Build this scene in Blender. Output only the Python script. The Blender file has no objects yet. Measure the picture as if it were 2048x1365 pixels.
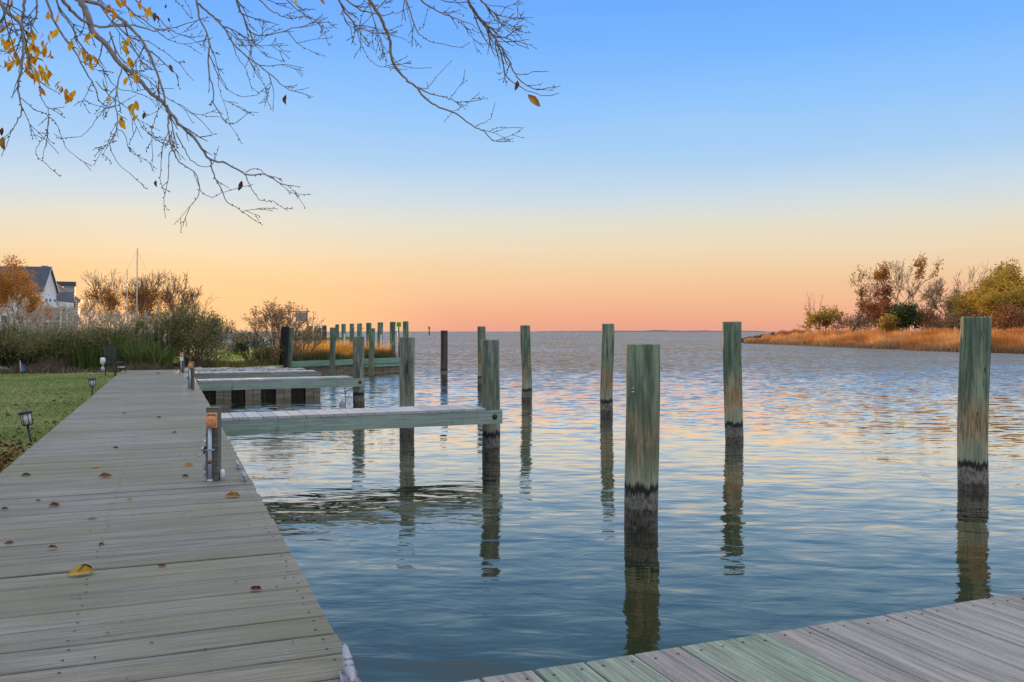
import bpy, math, random
import numpy as np
from mathutils import Vector, Matrix, noise
scene = bpy.context.scene
COL = scene.collection
R = math.radians

# ------------------------------------------------------------------ camera
F, CX, HY, H = 1750.0, 1024.0, 663.0, 2.0       # focal length and horizon in photo pixels, eye height above water
cam = bpy.data.cameras.new('camera'); cam.lens = 36 * F / 2048; cam.sensor_width = 36
cam.shift_y = -(682.5 - HY) / 2048
cam.clip_start = 0.05; cam.clip_end = 20000
co = bpy.data.objects.new('camera', cam); COL.objects.link(co)
co.location = (0, 0, H); co.rotation_euler = (R(90), 0, 0)
scene.camera = co

# ------------------------------------------------------------------ sky and sun
SUN_AZ, SUN_EL = -20.5, 2.8
sv = Vector((math.sin(R(SUN_AZ)) * math.cos(R(SUN_EL)), math.cos(R(SUN_AZ)) * math.cos(R(SUN_EL)), math.sin(R(SUN_EL))))
world = bpy.data.worlds.new("World"); scene.world = world; world.use_nodes = True
wn, wl = world.node_tree.nodes, world.node_tree.links
wn.clear()

def srgb(r, g, b):
    f = lambda c: (c / 255 / 12.92) if c / 255 <= 0.04045 else ((c / 255 + 0.055) / 1.055) ** 2.4
    return (f(r), f(g), f(b), 1)

tc = wn.new('ShaderNodeTexCoord')
sep = wn.new('ShaderNodeSeparateXYZ'); wl.new(tc.outputs['Generated'], sep.inputs[0])
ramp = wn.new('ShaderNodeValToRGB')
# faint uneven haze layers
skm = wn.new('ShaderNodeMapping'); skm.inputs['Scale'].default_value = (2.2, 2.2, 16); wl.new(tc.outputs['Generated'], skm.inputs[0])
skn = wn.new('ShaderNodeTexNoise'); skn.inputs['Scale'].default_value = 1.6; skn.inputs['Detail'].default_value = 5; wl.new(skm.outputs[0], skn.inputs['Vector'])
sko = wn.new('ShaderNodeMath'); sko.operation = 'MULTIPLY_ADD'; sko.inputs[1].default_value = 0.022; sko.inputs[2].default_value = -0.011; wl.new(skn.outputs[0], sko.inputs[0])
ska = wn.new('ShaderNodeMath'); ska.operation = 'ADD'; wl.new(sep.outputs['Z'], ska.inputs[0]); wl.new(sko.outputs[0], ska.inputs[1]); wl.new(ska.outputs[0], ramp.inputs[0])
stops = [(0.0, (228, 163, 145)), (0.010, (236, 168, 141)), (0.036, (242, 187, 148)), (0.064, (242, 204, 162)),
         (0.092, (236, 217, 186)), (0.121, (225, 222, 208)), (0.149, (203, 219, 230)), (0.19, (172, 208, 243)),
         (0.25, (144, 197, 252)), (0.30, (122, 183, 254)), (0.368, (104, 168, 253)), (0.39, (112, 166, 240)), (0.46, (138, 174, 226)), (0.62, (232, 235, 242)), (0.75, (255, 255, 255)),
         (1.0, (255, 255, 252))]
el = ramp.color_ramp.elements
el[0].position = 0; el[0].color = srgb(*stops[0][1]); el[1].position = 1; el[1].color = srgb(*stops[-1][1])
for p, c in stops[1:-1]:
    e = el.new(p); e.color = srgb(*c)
# warm glow round the setting sun
dotn = wn.new('ShaderNodeVectorMath'); dotn.operation = 'DOT_PRODUCT'
wl.new(tc.outputs['Generated'], dotn.inputs[0]); dotn.inputs[1].default_value = Vector((math.sin(R(SUN_AZ)), math.cos(R(SUN_AZ)), 0.02))
gl = wn.new('ShaderNodeMapRange'); gl.inputs['From Min'].default_value = 0.955; gl.inputs['From Max'].default_value = 1.0
gl.interpolation_type = 'SMOOTHSTEP'; wl.new(dotn.outputs['Value'], gl.inputs['Value'])
glm = wn.new('ShaderNodeMath'); glm.operation = 'MULTIPLY'; glm.inputs[1].default_value = 0.55; wl.new(gl.outputs[0], glm.inputs[0])
mixg = wn.new('ShaderNodeMixRGB'); mixg.inputs[2].default_value = srgb(255, 222, 150)
wl.new(ramp.outputs[0], mixg.inputs[1])
lowr = wn.new('ShaderNodeMapRange'); lowr.inputs['From Min'].default_value = 0.0; lowr.inputs['From Max'].default_value = 0.10
lowr.inputs['To Min'].default_value = 1; lowr.inputs['To Max'].default_value = 0; wl.new(sep.outputs['Z'], lowr.inputs['Value'])
glm2 = wn.new('ShaderNodeMath'); glm2.operation = 'MULTIPLY'; wl.new(glm.outputs[0], glm2.inputs[0]); wl.new(lowr.outputs[0], glm2.inputs[1])
wl.new(glm2.outputs[0], mixg.inputs[0])
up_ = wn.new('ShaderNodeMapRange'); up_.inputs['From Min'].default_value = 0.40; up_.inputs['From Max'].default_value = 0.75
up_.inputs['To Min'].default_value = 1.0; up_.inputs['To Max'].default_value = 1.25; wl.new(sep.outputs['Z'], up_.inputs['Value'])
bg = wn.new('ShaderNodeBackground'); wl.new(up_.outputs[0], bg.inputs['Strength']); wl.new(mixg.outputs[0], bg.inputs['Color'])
sky = wn.new('ShaderNodeTexSky'); sky.sky_type = 'NISHITA'; sky.sun_disc = False
sky.sun_elevation = R(SUN_EL); sky.sun_rotation = R(SUN_AZ % 360)
bg2 = wn.new('ShaderNodeBackground'); bg2.inputs['Strength'].default_value = 0.004; wl.new(sky.outputs[0], bg2.inputs['Color'])
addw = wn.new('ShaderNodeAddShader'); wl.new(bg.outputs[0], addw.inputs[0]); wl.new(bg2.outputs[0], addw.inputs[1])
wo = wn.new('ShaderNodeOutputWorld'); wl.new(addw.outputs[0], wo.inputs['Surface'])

sun = bpy.data.lights.new('sun', 'SUN'); sun.energy = 4.0; sun.angle = R(1.0); sun.color = (1.0, 0.60, 0.30)
so = bpy.data.objects.new('sun', sun); COL.objects.link(so)
so.rotation_euler = (-sv).to_track_quat('-Z', 'Y').to_euler()

scene.view_settings.view_transform = 'Standard'; scene.view_settings.look = 'None'
scene.view_settings.exposure = 0.0; scene.view_settings.gamma = 1.0

# ------------------------------------------------------------------ helpers
ZD = 0.8                                            # deck height above water
TH = math.atan((CX - 338) / F)                      # heading of the boardwalk
dv = Vector((-math.sin(TH), math.cos(TH), 0)); rv = Vector((math.cos(TH), math.sin(TH), 0))

def G(px, py, z=0.0):
    Y = (H - z) * F / (py - HY); return Vector(((px - CX) / F * Y, Y, z))
def Q(px, py, Y):
    return Vector(((px - CX) / F * Y, Y, H - (py - HY) * Y / F))
def P(s, t, z=ZD):
    v = rv * s + dv * t; return Vector((v.x, v.y, z))

def tag(o, label=None, cat=None, group=None, kind=None):
    if label: o['label'] = label
    if cat: o['category'] = cat
    if group: o['group'] = group
    if kind: o['kind'] = kind
    return o
def empty(name, loc, label=None, cat=None, group=None, rz=0.0):
    o = bpy.data.objects.new(name, None); COL.objects.link(o); o.location = loc; o.rotation_euler = (0, 0, rz)
    o.empty_display_size = 0.1
    return tag(o, label, cat, group)

class Geo:
    """collects shapes; build() links them as ONE mesh object"""
    def __init__(s): s.v = []; s.f = []; s.m = []; s.r = []; s.sm = []
    def add(s, vs, fs, m=0, r=0.5, smooth=False):
        o = len(s.v); s.v.extend([tuple(v) for v in vs])
        if isinstance(r, (float, int)): s.r.extend([r] * len(vs))
        else: s.r.extend(r)
        for f in fs: s.f.append([i + o for i in f]); s.m.append(m); s.sm.append(smooth)
    def box(s, c, size, rz=0.0, m=0, r=0.5, ch=0.0, mat=None):
        x, y, z = size[0] / 2, size[1] / 2, size[2] / 2
        if ch > 0:
            vs = []; 
            for zz, k in ((-z, 0), (z - ch, 0), (z, ch)):
                for sx, sy in ((-1, -1), (1, -1), (1, 1), (-1, 1)): vs.append(Vector((sx * (x - k), sy * (y - k), zz)))
            fs = [[3, 2, 1, 0], [8, 9, 10, 11]]
            for L in (0, 4):
                for i in range(4): j = (i + 1) % 4; fs.append([L + i, L + j, L + 4 + j, L + 4 + i])
        else:
            vs = [Vector((sx * x, sy * y, sz * z)) for sz in (-1, 1) for sx, sy in ((-1, -1), (1, -1), (1, 1), (-1, 1))]
            fs = [[3, 2, 1, 0], [4, 5, 6, 7], [0, 1, 5, 4], [1, 2, 6, 5], [2, 3, 7, 6], [3, 0, 4, 7]]
        M = mat if mat is not None else Matrix.Translation(Vector(c)) @ Matrix.Rotation(rz, 4, 'Z')
        s.add([M @ v for v in vs], fs, m, r)
    def tube(s, pts, rad, n=6, m=0, r=0.5, cap=True):
        pts = [Vector(p) for p in pts]; N = len(pts)
        if isinstance(rad, (float, int)): rad = [rad] * N
        vs = []; ref = None
        for i in range(N):
            t = (pts[min(i + 1, N - 1)] - pts[max(i - 1, 0)])
            if t.length < 1e-9: t = Vector((0, 0, 1))
            t.normalize()
            if ref is None: ref = Vector((1, 0, 0)) if abs(t.x) < 0.8 else Vector((0, 1, 0))
            u = ref - t * ref.dot(t)
            if u.length < 1e-4: u = t.orthogonal()
            u.normalize(); ref = u; w = t.cross(u)
            for k in range(n):
                a = 2 * math.pi * k / n; vs.append(pts[i] + (u * math.cos(a) + w * math.sin(a)) * rad[i])
        fs = []
        for i in range(N - 1):
            for k in range(n): k2 = (k + 1) % n; fs.append([i * n + k, i * n + k2, (i + 1) * n + k2, (i + 1) * n + k])
        if cap: fs.append(list(range(n - 1, -1, -1))); fs.append(list(range((N - 1) * n, N * n)))
        s.add(vs, fs, m, r, True)
    def lathe(s, prof, c=(0, 0, 0), n=20, m=0, r=0.5, M=None):
        c = Vector(c); vs = []
        for (ra, z) in prof:
            for k in range(n):
                a = 2 * math.pi * k / n; vs.append(Vector((ra * math.cos(a), ra * math.sin(a), z)))
        if M is not None: vs = [M @ v for v in vs]
        vs = [v + c for v in vs]
        fs = []
        for i in range(len(prof) - 1):
            for k in range(n): k2 = (k + 1) % n; fs.append([i * n + k, i * n + k2, (i + 1) * n + k2, (i + 1) * n + k])
        fs.append(list(range(n - 1, -1, -1))); fs.append(list(range((len(prof) - 1) * n, len(prof) * n)))
        s.add(vs, fs, m, r, True)
    def arr(s, V, Fq, m=0, r=None, smooth=False):
        o = len(s.v); s.v.extend(map(tuple, V.tolist())); s.r.extend(r.tolist() if r is not None else [0.5] * len(V))
        s.f.extend((Fq + o).tolist()); s.m.extend([m] * len(Fq)); s.sm.extend([smooth] * len(Fq))
    def build(s, name, mats, parent=None, loc=None, rz=0.0, world_coords=False):
        me = bpy.data.meshes.new(name)
        vs = s.v
        if world_coords and loc is not None:
            inv = Matrix.Rotation(-rz, 4, 'Z') @ Matrix.Translation(-Vector(loc)); vs = [tuple(inv @ Vector(v)) for v in vs]
        me.from_pydata(vs, [], s.f); 
        if not isinstance(mats, (list, tuple)): mats = [mats]
        for q in mats: me.materials.append(q)
        me.polygons.foreach_set('material_index', s.m); me.polygons.foreach_set('use_smooth', s.sm)
        a = me.attributes.new('rnd', 'FLOAT', 'POINT'); a.data.foreach_set('value', s.r)
        me.update()
        o = bpy.data.objects.new(name, me); COL.objects.link(o)
        if loc is not None: o.location = loc; o.rotation_euler = (0, 0, rz)
        if parent is not None: o.parent = parent
        return o

def recenter(o):
    """move a top-level mesh's origin to the bottom centre of its own bounds"""
    me = o.data; n = len(me.vertices); a = np.empty(n * 3); me.vertices.foreach_get('co', a); a = a.reshape(-1, 3)
    c = np.array([(a[:, 0].min() + a[:, 0].max()) / 2, (a[:, 1].min() + a[:, 1].max()) / 2, a[:, 2].min()])
    me.vertices.foreach_set('co', (a - c).ravel()); me.update(); o.location = Vector(o.location) + Vector(c)
    return o

# ------------------------------------------------------------------ materials
def newmat(name):
    m = bpy.data.materials.new(name); m.use_nodes = True
    nt = m.node_tree; b = nt.nodes['Principled BSDF']; return m, nt.nodes, nt.links, b
def rampn(N, cols, interp='LINEAR'):
    r = N.new('ShaderNodeValToRGB'); e = r.color_ramp.elements; r.color_ramp.interpolation = interp
    e[0].position = cols[0][0]; e[0].color = (*cols[0][1], 1); e[1].position = cols[-1][0]; e[1].color = (*cols[-1][1], 1)
    for p, c in cols[1:-1]: x = e.new(p); x.color = (*c, 1)
    return r
def mapped(N, L, scale, coord='Object', wnode=None):
    t = N.new('ShaderNodeTexCoord'); mp = N.new('ShaderNodeMapping'); mp.inputs['Scale'].default_value = scale
    L.new(t.outputs[coord], mp.inputs[0]); return mp
def noisen(N, L, vec, scale=1.0, detail=3, rough=0.55, dist=0.0, w=None):
    n = N.new('ShaderNodeTexNoise'); n.inputs['Scale'].default_value = scale; n.inputs['Detail'].default_value = detail
    n.inputs['Roughness'].default_value = rough; n.inputs['Distortion'].default_value = dist
    if w is not None: n.noise_dimensions = '4D'; L.new(w, n.inputs['W'])
    L.new(vec, n.inputs['Vector']); return n
def mathn(N, L, op, a, b=None, c=None):
    n = N.new('ShaderNodeMath'); n.operation = op
    for i, x in enumerate((a, b, c)):
        if x is None: continue
        if isinstance(x, (float, int)): n.inputs[i].default_value = x
        else: L.new(x, n.inputs[i])
    return n.outputs[0]
def mixc(N, L, fac, a, b, mode='MIX'):
    n = N.new('ShaderNodeMixRGB'); n.blend_type = mode
    for i, x in enumerate((fac, a, b)):
        if isinstance(x, (float, int)): n.inputs[i].default_value = x
        elif isinstance(x, tuple): n.inputs[i].default_value = (*x[:3], 1)
        else: L.new(x, n.inputs[i])
    return n.outputs[0]
def attr(N, name='rnd'):
    a = N.new('ShaderNodeAttribute'); a.attribute_name = name; return a.outputs['Fac']
def bumpn(N, L, h, b, dist=0.01, strength=1.0):
    n = N.new('ShaderNodeBump'); n.inputs['Distance'].default_value = dist; n.inputs['Strength'].default_value = strength
    L.new(h, n.inputs['Height']); L.new(n.outputs[0], b.inputs['Normal']); return n
def MR(N, L, v, a, b, c=0.0, d=1.0, smooth=False):
    n = N.new('ShaderNodeMapRange'); 
    if smooth: n.interpolation_type = 'SMOOTHSTEP'
    n.inputs['From Min'].default_value = a; n.inputs['From Max'].default_value = b
    n.inputs['To Min'].default_value = c; n.inputs['To Max'].default_value = d; L.new(v, n.inputs['Value']); return n.outputs[0]

def plain(name, col, rough=0.6, metal=0.0, var=0.15, scale=12, trans=0.0):
    m, N, L, b = newmat(name)
    n = noisen(N, L, mapped(N, L, (scale,) * 3).outputs[0], 1.0, 4)
    lo = tuple(c * (1 - var) for c in col); hi = tuple(min(1, c * (1 + var)) for c in col)
    r = rampn(N, [(0.3, lo), (0.7, hi)]); L.new(n.outputs[0], r.inputs[0]); L.new(r.outputs[0], b.inputs['Base Color'])
    b.inputs['Roughness'].default_value = rough; b.inputs['Metallic'].default_value = metal
    b.inputs['Transmission Weight'].default_value = trans
    bumpn(N, L, n.outputs[0], b, 0.002, 0.4)
    return m

def deck_wood(name, pale, dark, moss, green=(0.16, 0.23, 0.18), mossamt=0.55, ridge=1.0, nailgap=None):
    """weathered boards: grain runs along the object's local x, rnd differs from board to board"""
    m, N, L, b = newmat(name)
    at = attr(N)
    tcn = N.new('ShaderNodeTexCoord')
    # shift each board's grain
    cmb = N.new('ShaderNodeCombineXYZ'); sh = mathn(N, L, 'MULTIPLY', at, 37.0); L.new(sh, cmb.inputs[0]); L.new(sh, cmb.inputs[2])
    va = N.new('ShaderNodeVectorMath'); va.operation = 'ADD'; L.new(tcn.outputs['Object'], va.inputs[0]); L.new(cmb.outputs[0], va.inputs[1])
    def mp(sc):
        q = N.new('ShaderNodeMapping'); q.inputs['Scale'].default_value = sc; L.new(va.outputs[0], q.inputs[0]); return q.outputs[0]
    g1 = noisen(N, L, mp((2.2, 60, 60)), 1.0, 6, 0.65, 0.6)
    g2 = noisen(N, L, mp((0.7, 14, 14)), 1.0, 4, 0.6, 1.2)
    sp = noisen(N, L, mp((45, 160, 60)), 1.0, 2, 0.5)
    kn = N.new('ShaderNodeTexVoronoi'); kn.inputs['Scale'].default_value = 1.0; L.new(mp((1.1, 5.5, 0.3)), kn.inputs['Vector'])
    knf = MR(N, L, kn.outputs['Distance'], 0.03, 0.10, 1.0, 0.0)
    f = mathn(N, L, 'ADD', mathn(N, L, 'MULTIPLY', g1.outputs[0], 0.55), mathn(N, L, 'MULTIPLY', g2.outputs[0], 0.45))
    r = rampn(N, [(0.40, dark), (0.5, tuple((a + c) / 2 for a, c in zip(pale, dark))), (0.60, pale)]); L.new(f, r.inputs[0])
    big = noisen(N, L, mapped(N, L, (0.55, 0.8, 1)).outputs[0], 1.0, 4, 0.6)
    mf = MR(N, L, mathn(N, L, 'ADD', mathn(N, L, 'MULTIPLY', big.outputs[0], 0.6), mathn(N, L, 'MULTIPLY', g2.outputs[0], 0.4)), 0.43, 0.58, 0, mossamt)
    c = mixc(N, L, mf, r.outputs[0], moss)
    bt = MR(N, L, at, 0, 0.9, 0.88, 1.10)
    cb = N.new('ShaderNodeCombineXYZ'); [L.new(bt, cb.inputs[i]) for i in range(3)]
    c = mixc(N, L, 1.0, c, cb.outputs[0], 'MULTIPLY')
    gr = mathn(N, L, 'GREATER_THAN', at, 0.95); gm = mathn(N, L, 'MULTIPLY', gr, MR(N, L, big.outputs[0], 0.35, 0.6, 0.65, 0.95))
    gcol = mixc(N, L, MR(N, L, g1.outputs[0], 0.4, 0.6), tuple(x * 0.6 for x in green), tuple(x * 1.3 for x in green))
    c = mixc(N, L, gm, c, gcol)
    c = mixc(N, L, mathn(N, L, 'MULTIPLY', knf, 0.55), c, tuple(x * 0.45 for x in dark))
    spf = MR(N, L, sp.outputs[0], 0.66, 0.74, 0, 0.5); c = mixc(N, L, spf, c, tuple(min(1, x * 1.5) for x in pale))
    L.new(c, b.inputs['Base Color']); b.inputs['Roughness'].default_value = 0.75
    b.inputs['Specular IOR Level'].default_value = 0.5; b.inputs['Roughness'].default_value = 0.6
    ww = N.new('ShaderNodeTexWave'); ww.wave_type = 'BANDS'; ww.bands_direction = 'Y'; ww.inputs['Scale'].default_value = 12
    ww.inputs['Distortion'].default_value = 5; ww.inputs['Detail'].default_value = 2; ww.inputs['Detail Scale'].default_value = 0.6
    L.new(mp((0.25, 1, 1)), ww.inputs['Vector'])
    hh = mathn(N, L, 'ADD', mathn(N, L, 'MULTIPLY', g1.outputs[0], 1.0), mathn(N, L, 'MULTIPLY', ww.outputs['Fac'], 0.35 * ridge))
    hh = mathn(N, L, 'SUBTRACT', hh, mathn(N, L, 'MULTIPLY', knf, 0.6))
    bumpn(N, L, hh, b, 0.004, 1.0)
    return m

def beam_wood(name, base, dark, stain):
    m, N, L, b = newmat(name)
    g1 = noisen(N, L, mapped(N, L, (1.5, 30, 45)).outputs[0], 1, 6, 0.6, 0.8)
    g2 = noisen(N, L, mapped(N, L, (0.8, 3, 5)).outputs[0], 1, 4, 0.6)
    kn = N.new('ShaderNodeTexVoronoi'); L.new(mapped(N, L, (1.3, 1.3, 4)).outputs[0], kn.inputs['Vector'])
    r = rampn(N, [(0.4, dark), (0.6, base)]); L.new(g1.outputs[0], r.inputs[0])
    c = mixc(N, L, MR(N, L, g2.outputs[0], 0.5, 0.75, 0, 0.6), r.outputs[0], stain)
    c = mixc(N, L, MR(N, L, kn.outputs['Distance'], 0.03, 0.07, 0.7, 0), c, tuple(x * 0.35 for x in dark))
    vs = noisen(N, L, mapped(N, L, (7, 7, 1.2)).outputs[0], 1, 4, 0.6)
    c = mixc(N, L, MR(N, L, vs.outputs[0], 0.58, 0.72, 0, 0.45), c, (0.10, 0.115, 0.06))
    L.new(c, b.inputs['Base Color']); b.inputs['Roughness'].default_value = 0.8
    bumpn(N, L, g1.outputs[0], b, 0.003, 0.8)
    return m

def piling_mat(name, greenl, greend, brown, tide=True, brownamt=0.6):
    m, N, L, b = newmat(name)
    oi = N.new('ShaderNodeObjectInfo'); w = mathn(N, L, 'MULTIPLY', oi.outputs['Random'], 50.0)
    tcn = N.new('ShaderNodeTexCoord')
    def mp(sc):
        q = N.new('ShaderNodeMapping'); q.inputs['Scale'].default_value = sc; L.new(tcn.outputs['Object'], q.inputs[0]); return q.outputs[0]
    st = noisen(N, L, mp((16, 16, 1.0)), 1, 6, 0.62, 0.5, w)          # long vertical streaks
    fine = noisen(N, L, mp((70, 70, 3.5)), 1, 5, 0.6, 0.8, w)
    big = noisen(N, L, mp((5, 5, 1.3)), 1, 4, 0.6, 0.3, w)
    sz = N.new('ShaderNodeSeparateXYZ'); L.new(tcn.outputs['Object'], sz.inputs[0]); z = sz.outputs['Z']
    mixf = mathn(N, L, 'ADD', mathn(N, L, 'MULTIPLY', st.outputs[0], 0.5), mathn(N, L, 'MULTIPLY', big.outputs[0], 0.5))
    r = rampn(N, [(0.425, greend), (0.5, tuple((a * 0.6 + c * 0.4) for a, c in zip(greend, greenl))), (0.565, greenl)]); L.new(mixf, r.inputs[0])
    c = r.outputs[0]
    # bare brown wood on the lower half
    bz = mathn(N, L, 'ADD', z, mathn(N, L, 'MULTIPLY', big.outputs[0], 1.1))
    bzz = MR(N, L, bz, 1.35, 1.95, 1, 0, True)
    bf = mathn(N, L, 'MULTIPLY', bzz, MR(N, L, big.outputs[0], 0.42, 0.54, 0.25 * brownamt, brownamt))
    bc = mixc(N, L, MR(N, L, fine.outputs[0], 0.35, 0.65), tuple(x * 0.55 for x in brown), tuple(x * 1.25 for x in brown))
    c = mixc(N, L, bf, c, bc)
    lowg = mathn(N, L, 'MULTIPLY', MR(N, L, z, 0.45, 0.85, 1, 0, True), 0.55)
    if tide: c = mixc(N, L, lowg, c, tuple(min(1, x * 1.25) for x in greenl))
    # fine dark grain
    c = mixc(N, L, MR(N, L, fine.outputs[0], 0.50, 0.36, 0, 0.55), c, tuple(x * 0.35 for x in greend))
    # drying checks running up the pile, and knots
    ck = noisen(N, L, mp((9, 9, 0.55)), 1, 2, 0.5, 0.6, w)
    ckd = mathn(N, L, 'ABSOLUTE', mathn(N, L, 'SUBTRACT', ck.outputs[0], 0.5)); ckm = noisen(N, L, mp((3, 3, 1.2)), 1, 2, 0.5, 0, w)
    ckf = mathn(N, L, 'MULTIPLY', MR(N, L, ckd, 0.004, 0.011, 0.85, 0), MR(N, L, ckm.outputs[0], 0.46, 0.54))
    c = mixc(N, L, ckf, c, (0.012, 0.015, 0.012))
    vk = N.new('ShaderNodeTexVoronoi'); vk.inputs['Scale'].default_value = 1.0; vk.voronoi_dimensions = '4D'; L.new(w, vk.inputs['W']); L.new(mp((4.5, 4.5, 2.0)), vk.inputs['Vector'])
    c = mixc(N, L, MR(N, L, vk.outputs['Distance'], 0.10, 0.17, 0.75, 0), c, tuple(x * 0.5 for x in greend))
    grn = noisen(N, L, mp((4, 4, 2.2)), 1, 3, 0.5, 0.0, w)
    c = mixc(N, L, MR(N, L, grn.outputs[0], 0.6, 0.72, 0, 0.5), c, (0.10, 0.13, 0.05))
    if tide:
        z = mathn(N, L, 'ADD', z, mathn(N, L, 'MULTIPLY', mathn(N, L, 'SUBTRACT', oi.outputs['Random'], 0.5), 0.09))
        jag = noisen(N, L, mp((26, 26, 1.5)), 1, 4, 0.7, 0.0, w)
        jz = mathn(N, L, 'ADD', z, mathn(N, L, 'MULTIPLY', mathn(N, L, 'SUBTRACT', jag.outputs[0], 0.5), -0.30))
        gz = mathn(N, L, 'ADD', z, mathn(N, L, 'MULTIPLY', mathn(N, L, 'SUBTRACT', big.outputs[0], 0.5), -0.12))
        gn = noisen(N, L, mp((30, 30, 18)), 1, 4, 0.6, 0.0, w)
        grey = mixc(N, L, MR(N, L, gn.outputs[0], 0.38, 0.62), (0.07, 0.065, 0.05), (0.235, 0.22, 0.18))
        blk = MR(N, L, jz, 0.425, 0.385); c = mixc(N, L, blk, c, (0.016, 0.015, 0.016))
        c = mixc(N, L, MR(N, L, jz, 0.335, 0.305), c, grey)
        c = mixc(N, L, MR(N, L, gz, 0.165, 0.14), c, mixc(N, L, MR(N, L, gn.outputs[0], 0.4, 0.62), (0.022, 0.019, 0.014), (0.12, 0.10, 0.07)))
    L.new(c, b.inputs['Base Color'])
    if tide: L.new(MR(N, L, z, 0.05, 0.18, 0.35, 0.85), b.inputs['Roughness'])
    else: b.inputs['Roughness'].default_value = 0.85
    hh = mathn(N, L, 'ADD', mathn(N, L, 'MULTIPLY', fine.outputs[0], 0.6), mathn(N, L, 'MULTIPLY', st.outputs[0], 0.9)); hh = mathn(N, L, 'SUBTRACT', hh, mathn(N, L, 'MULTIPLY', ckf, 0.8))
    bumpn(N, L, hh, b, 0.012, 0.9)
    return m

def leafy(name, cols, rough=0.6, transl=0.35):
    m, N, L, b = newmat(name)
    at = attr(N); r = rampn(N, cols); L.new(at, r.inputs[0]); L.new(r.outputs[0], b.inputs['Base Color'])
    b.inputs['Roughness'].default_value = rough; b.inputs['Specular IOR Level'].default_value = 0.25
    tr = N.new('ShaderNodeBsdfTranslucent'); L.new(r.outputs[0], tr.inputs['Color'])
    mx = N.new('ShaderNodeMixShader'); mx.inputs[0].default_value = transl
    L.new(b.outputs[0], mx.inputs[1]); L.new(tr.outputs[0], mx.inputs[2])
    L.new(mx.outputs[0], N['Material Output'].inputs['Surface'])
    return m

M = {}
M['deck'] = deck_wood('weathered_deck_wood', (0.30, 0.28, 0.25), (0.10, 0.094, 0.083), (0.14, 0.135, 0.07), mossamt=0.8)
M['deck_near'] = deck_wood('ridged_deck_wood', (0.41, 0.385, 0.38), (0.17, 0.16, 0.16), (0.21, 0.195, 0.13), green=(0.17, 0.25, 0.18), mossamt=0.3, ridge=2.6)
M['deck_far'] = deck_wood('pale_deck_wood', (0.50, 0.50, 0.52), (0.36, 0.36, 0.37), (0.30, 0.31, 0.26), mossamt=0.25)
M['beam'] = beam_wood('green_treated_beam', (0.33, 0.42, 0.35), (0.20, 0.27, 0.22), (0.28, 0.28, 0.21))
M['beam_grey'] = beam_wood('grey_treated_beam', (0.30, 0.33, 0.26), (0.18, 0.195, 0.16), (0.18, 0.16, 0.11))
M['wale'] = beam_wood('green_wale', (0.22, 0.38, 0.28), (0.12, 0.24, 0.17), (0.25, 0.30, 0.20))
M['pile'] = piling_mat('tidal_piling_wood', (0.28, 0.335, 0.22), (0.065, 0.115, 0.07), (0.42, 0.26, 0.13), brownamt=1.0)
M['pile_grey'] = piling_mat('grey_green_piling_wood', (0.30, 0.335, 0.25), (0.075, 0.11, 0.08), (0.28, 0.22, 0.14), brownamt=0.5)
M['pile_dark'] = piling_mat('creosote_piling_wood', (0.10, 0.075, 0.065), (0.03, 0.022, 0.022), (0.14, 0.10, 0.08))
M['pile_far'] = piling_mat('dry_piling_wood', (0.22, 0.31, 0.21), (0.07, 0.12, 0.08), (0.22, 0.16, 0.09), tide=False)
M['tar'] = plain('tarred_wood', (0.008, 0.008, 0.010), 0.8)
M['post_wood'] = beam_wood('mossy_post_wood', (0.17, 0.16, 0.135), (0.08, 0.075, 0.06), (0.09, 0.10, 0.045))
M['sheet'] = beam_wood('bulkhead_boards', (0.30, 0.25, 0.17), (0.09, 0.07, 0.05), (0.10, 0.09, 0.06))
M['dark'] = plain('shade_black', (0.012, 0.011, 0.010), 0.9)  # near-black standing in for shade below the deck and behind sheet piles
M['pvc'] = plain('grey_pvc', (0.42, 0.47, 0.52), 0.45, scale=5, var=0.08)
M['white'] = plain('white_plastic', (0.74, 0.76, 0.78), 0.4, var=0.06)
M['conduit'] = plain('galvanised_conduit', (0.45, 0.50, 0.55), 0.45, 0.3, var=0.15)
M['orange'] = plain('faded_orange_plastic', (0.72, 0.30, 0.12), 0.55, var=0.12, scale=30)
M['metal'] = plain('dull_galvanised_metal', (0.36, 0.37, 0.42), 0.55, 0.4, var=0.2, scale=60)
M['brass'] = plain('tarnished_valve_metal', (0.42, 0.42, 0.44), 0.35, 0.8)
M['nail'] = plain('nail_heads', (0.05, 0.03, 0.022), 0.8)
M['rust'] = plain('rust', (0.20, 0.07, 0.025), 0.9)
M['black'] = plain('black_plastic', (0.016, 0.017, 0.022), 0.45)
M['blackmetal'] = plain('black_painted_metal', (0.02, 0.02, 0.024), 0.5)
M['frost'] = plain('frosted_lamp_glass', (0.62, 0.62, 0.58), 0.25, var=0.12, scale=25)
M['mesh'] = plain('grey_mesh_fabric', (0.20, 0.20, 0.24), 0.8)
M['blue'] = plain('blue_flag_cloth', (0.06, 0.18, 0.70), 0.7)
M['greenmark'] = plain('bright_green_board', (0.02, 0.50, 0.02), 0.5, var=0.05)
M['rock'] = plain('grey_riprap', (0.38, 0.38, 0.37), 0.9, var=0.35, scale=4)
M['rock_dark'] = plain('dark_riprap', (0.06, 0.055, 0.05), 0.9, var=0.4, scale=3)
M['rope'] = plain('pale_rope', (0.55, 0.52, 0.42), 0.9)
M['siding'] = plain('white_siding', (0.74, 0.72, 0.72), 0.7, var=0.05, scale=0.6)
M['siding_grey'] = plain('grey_green_siding', (0.38, 0.40, 0.36), 0.7, var=0.08, scale=0.6)
M['siding_pink'] = plain('tan_siding', (0.52, 0.40, 0.35), 0.7, var=0.05, scale=0.6)
M['trim'] = plain('white_trim', (0.78, 0.78, 0.80), 0.6, var=0.03)
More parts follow.
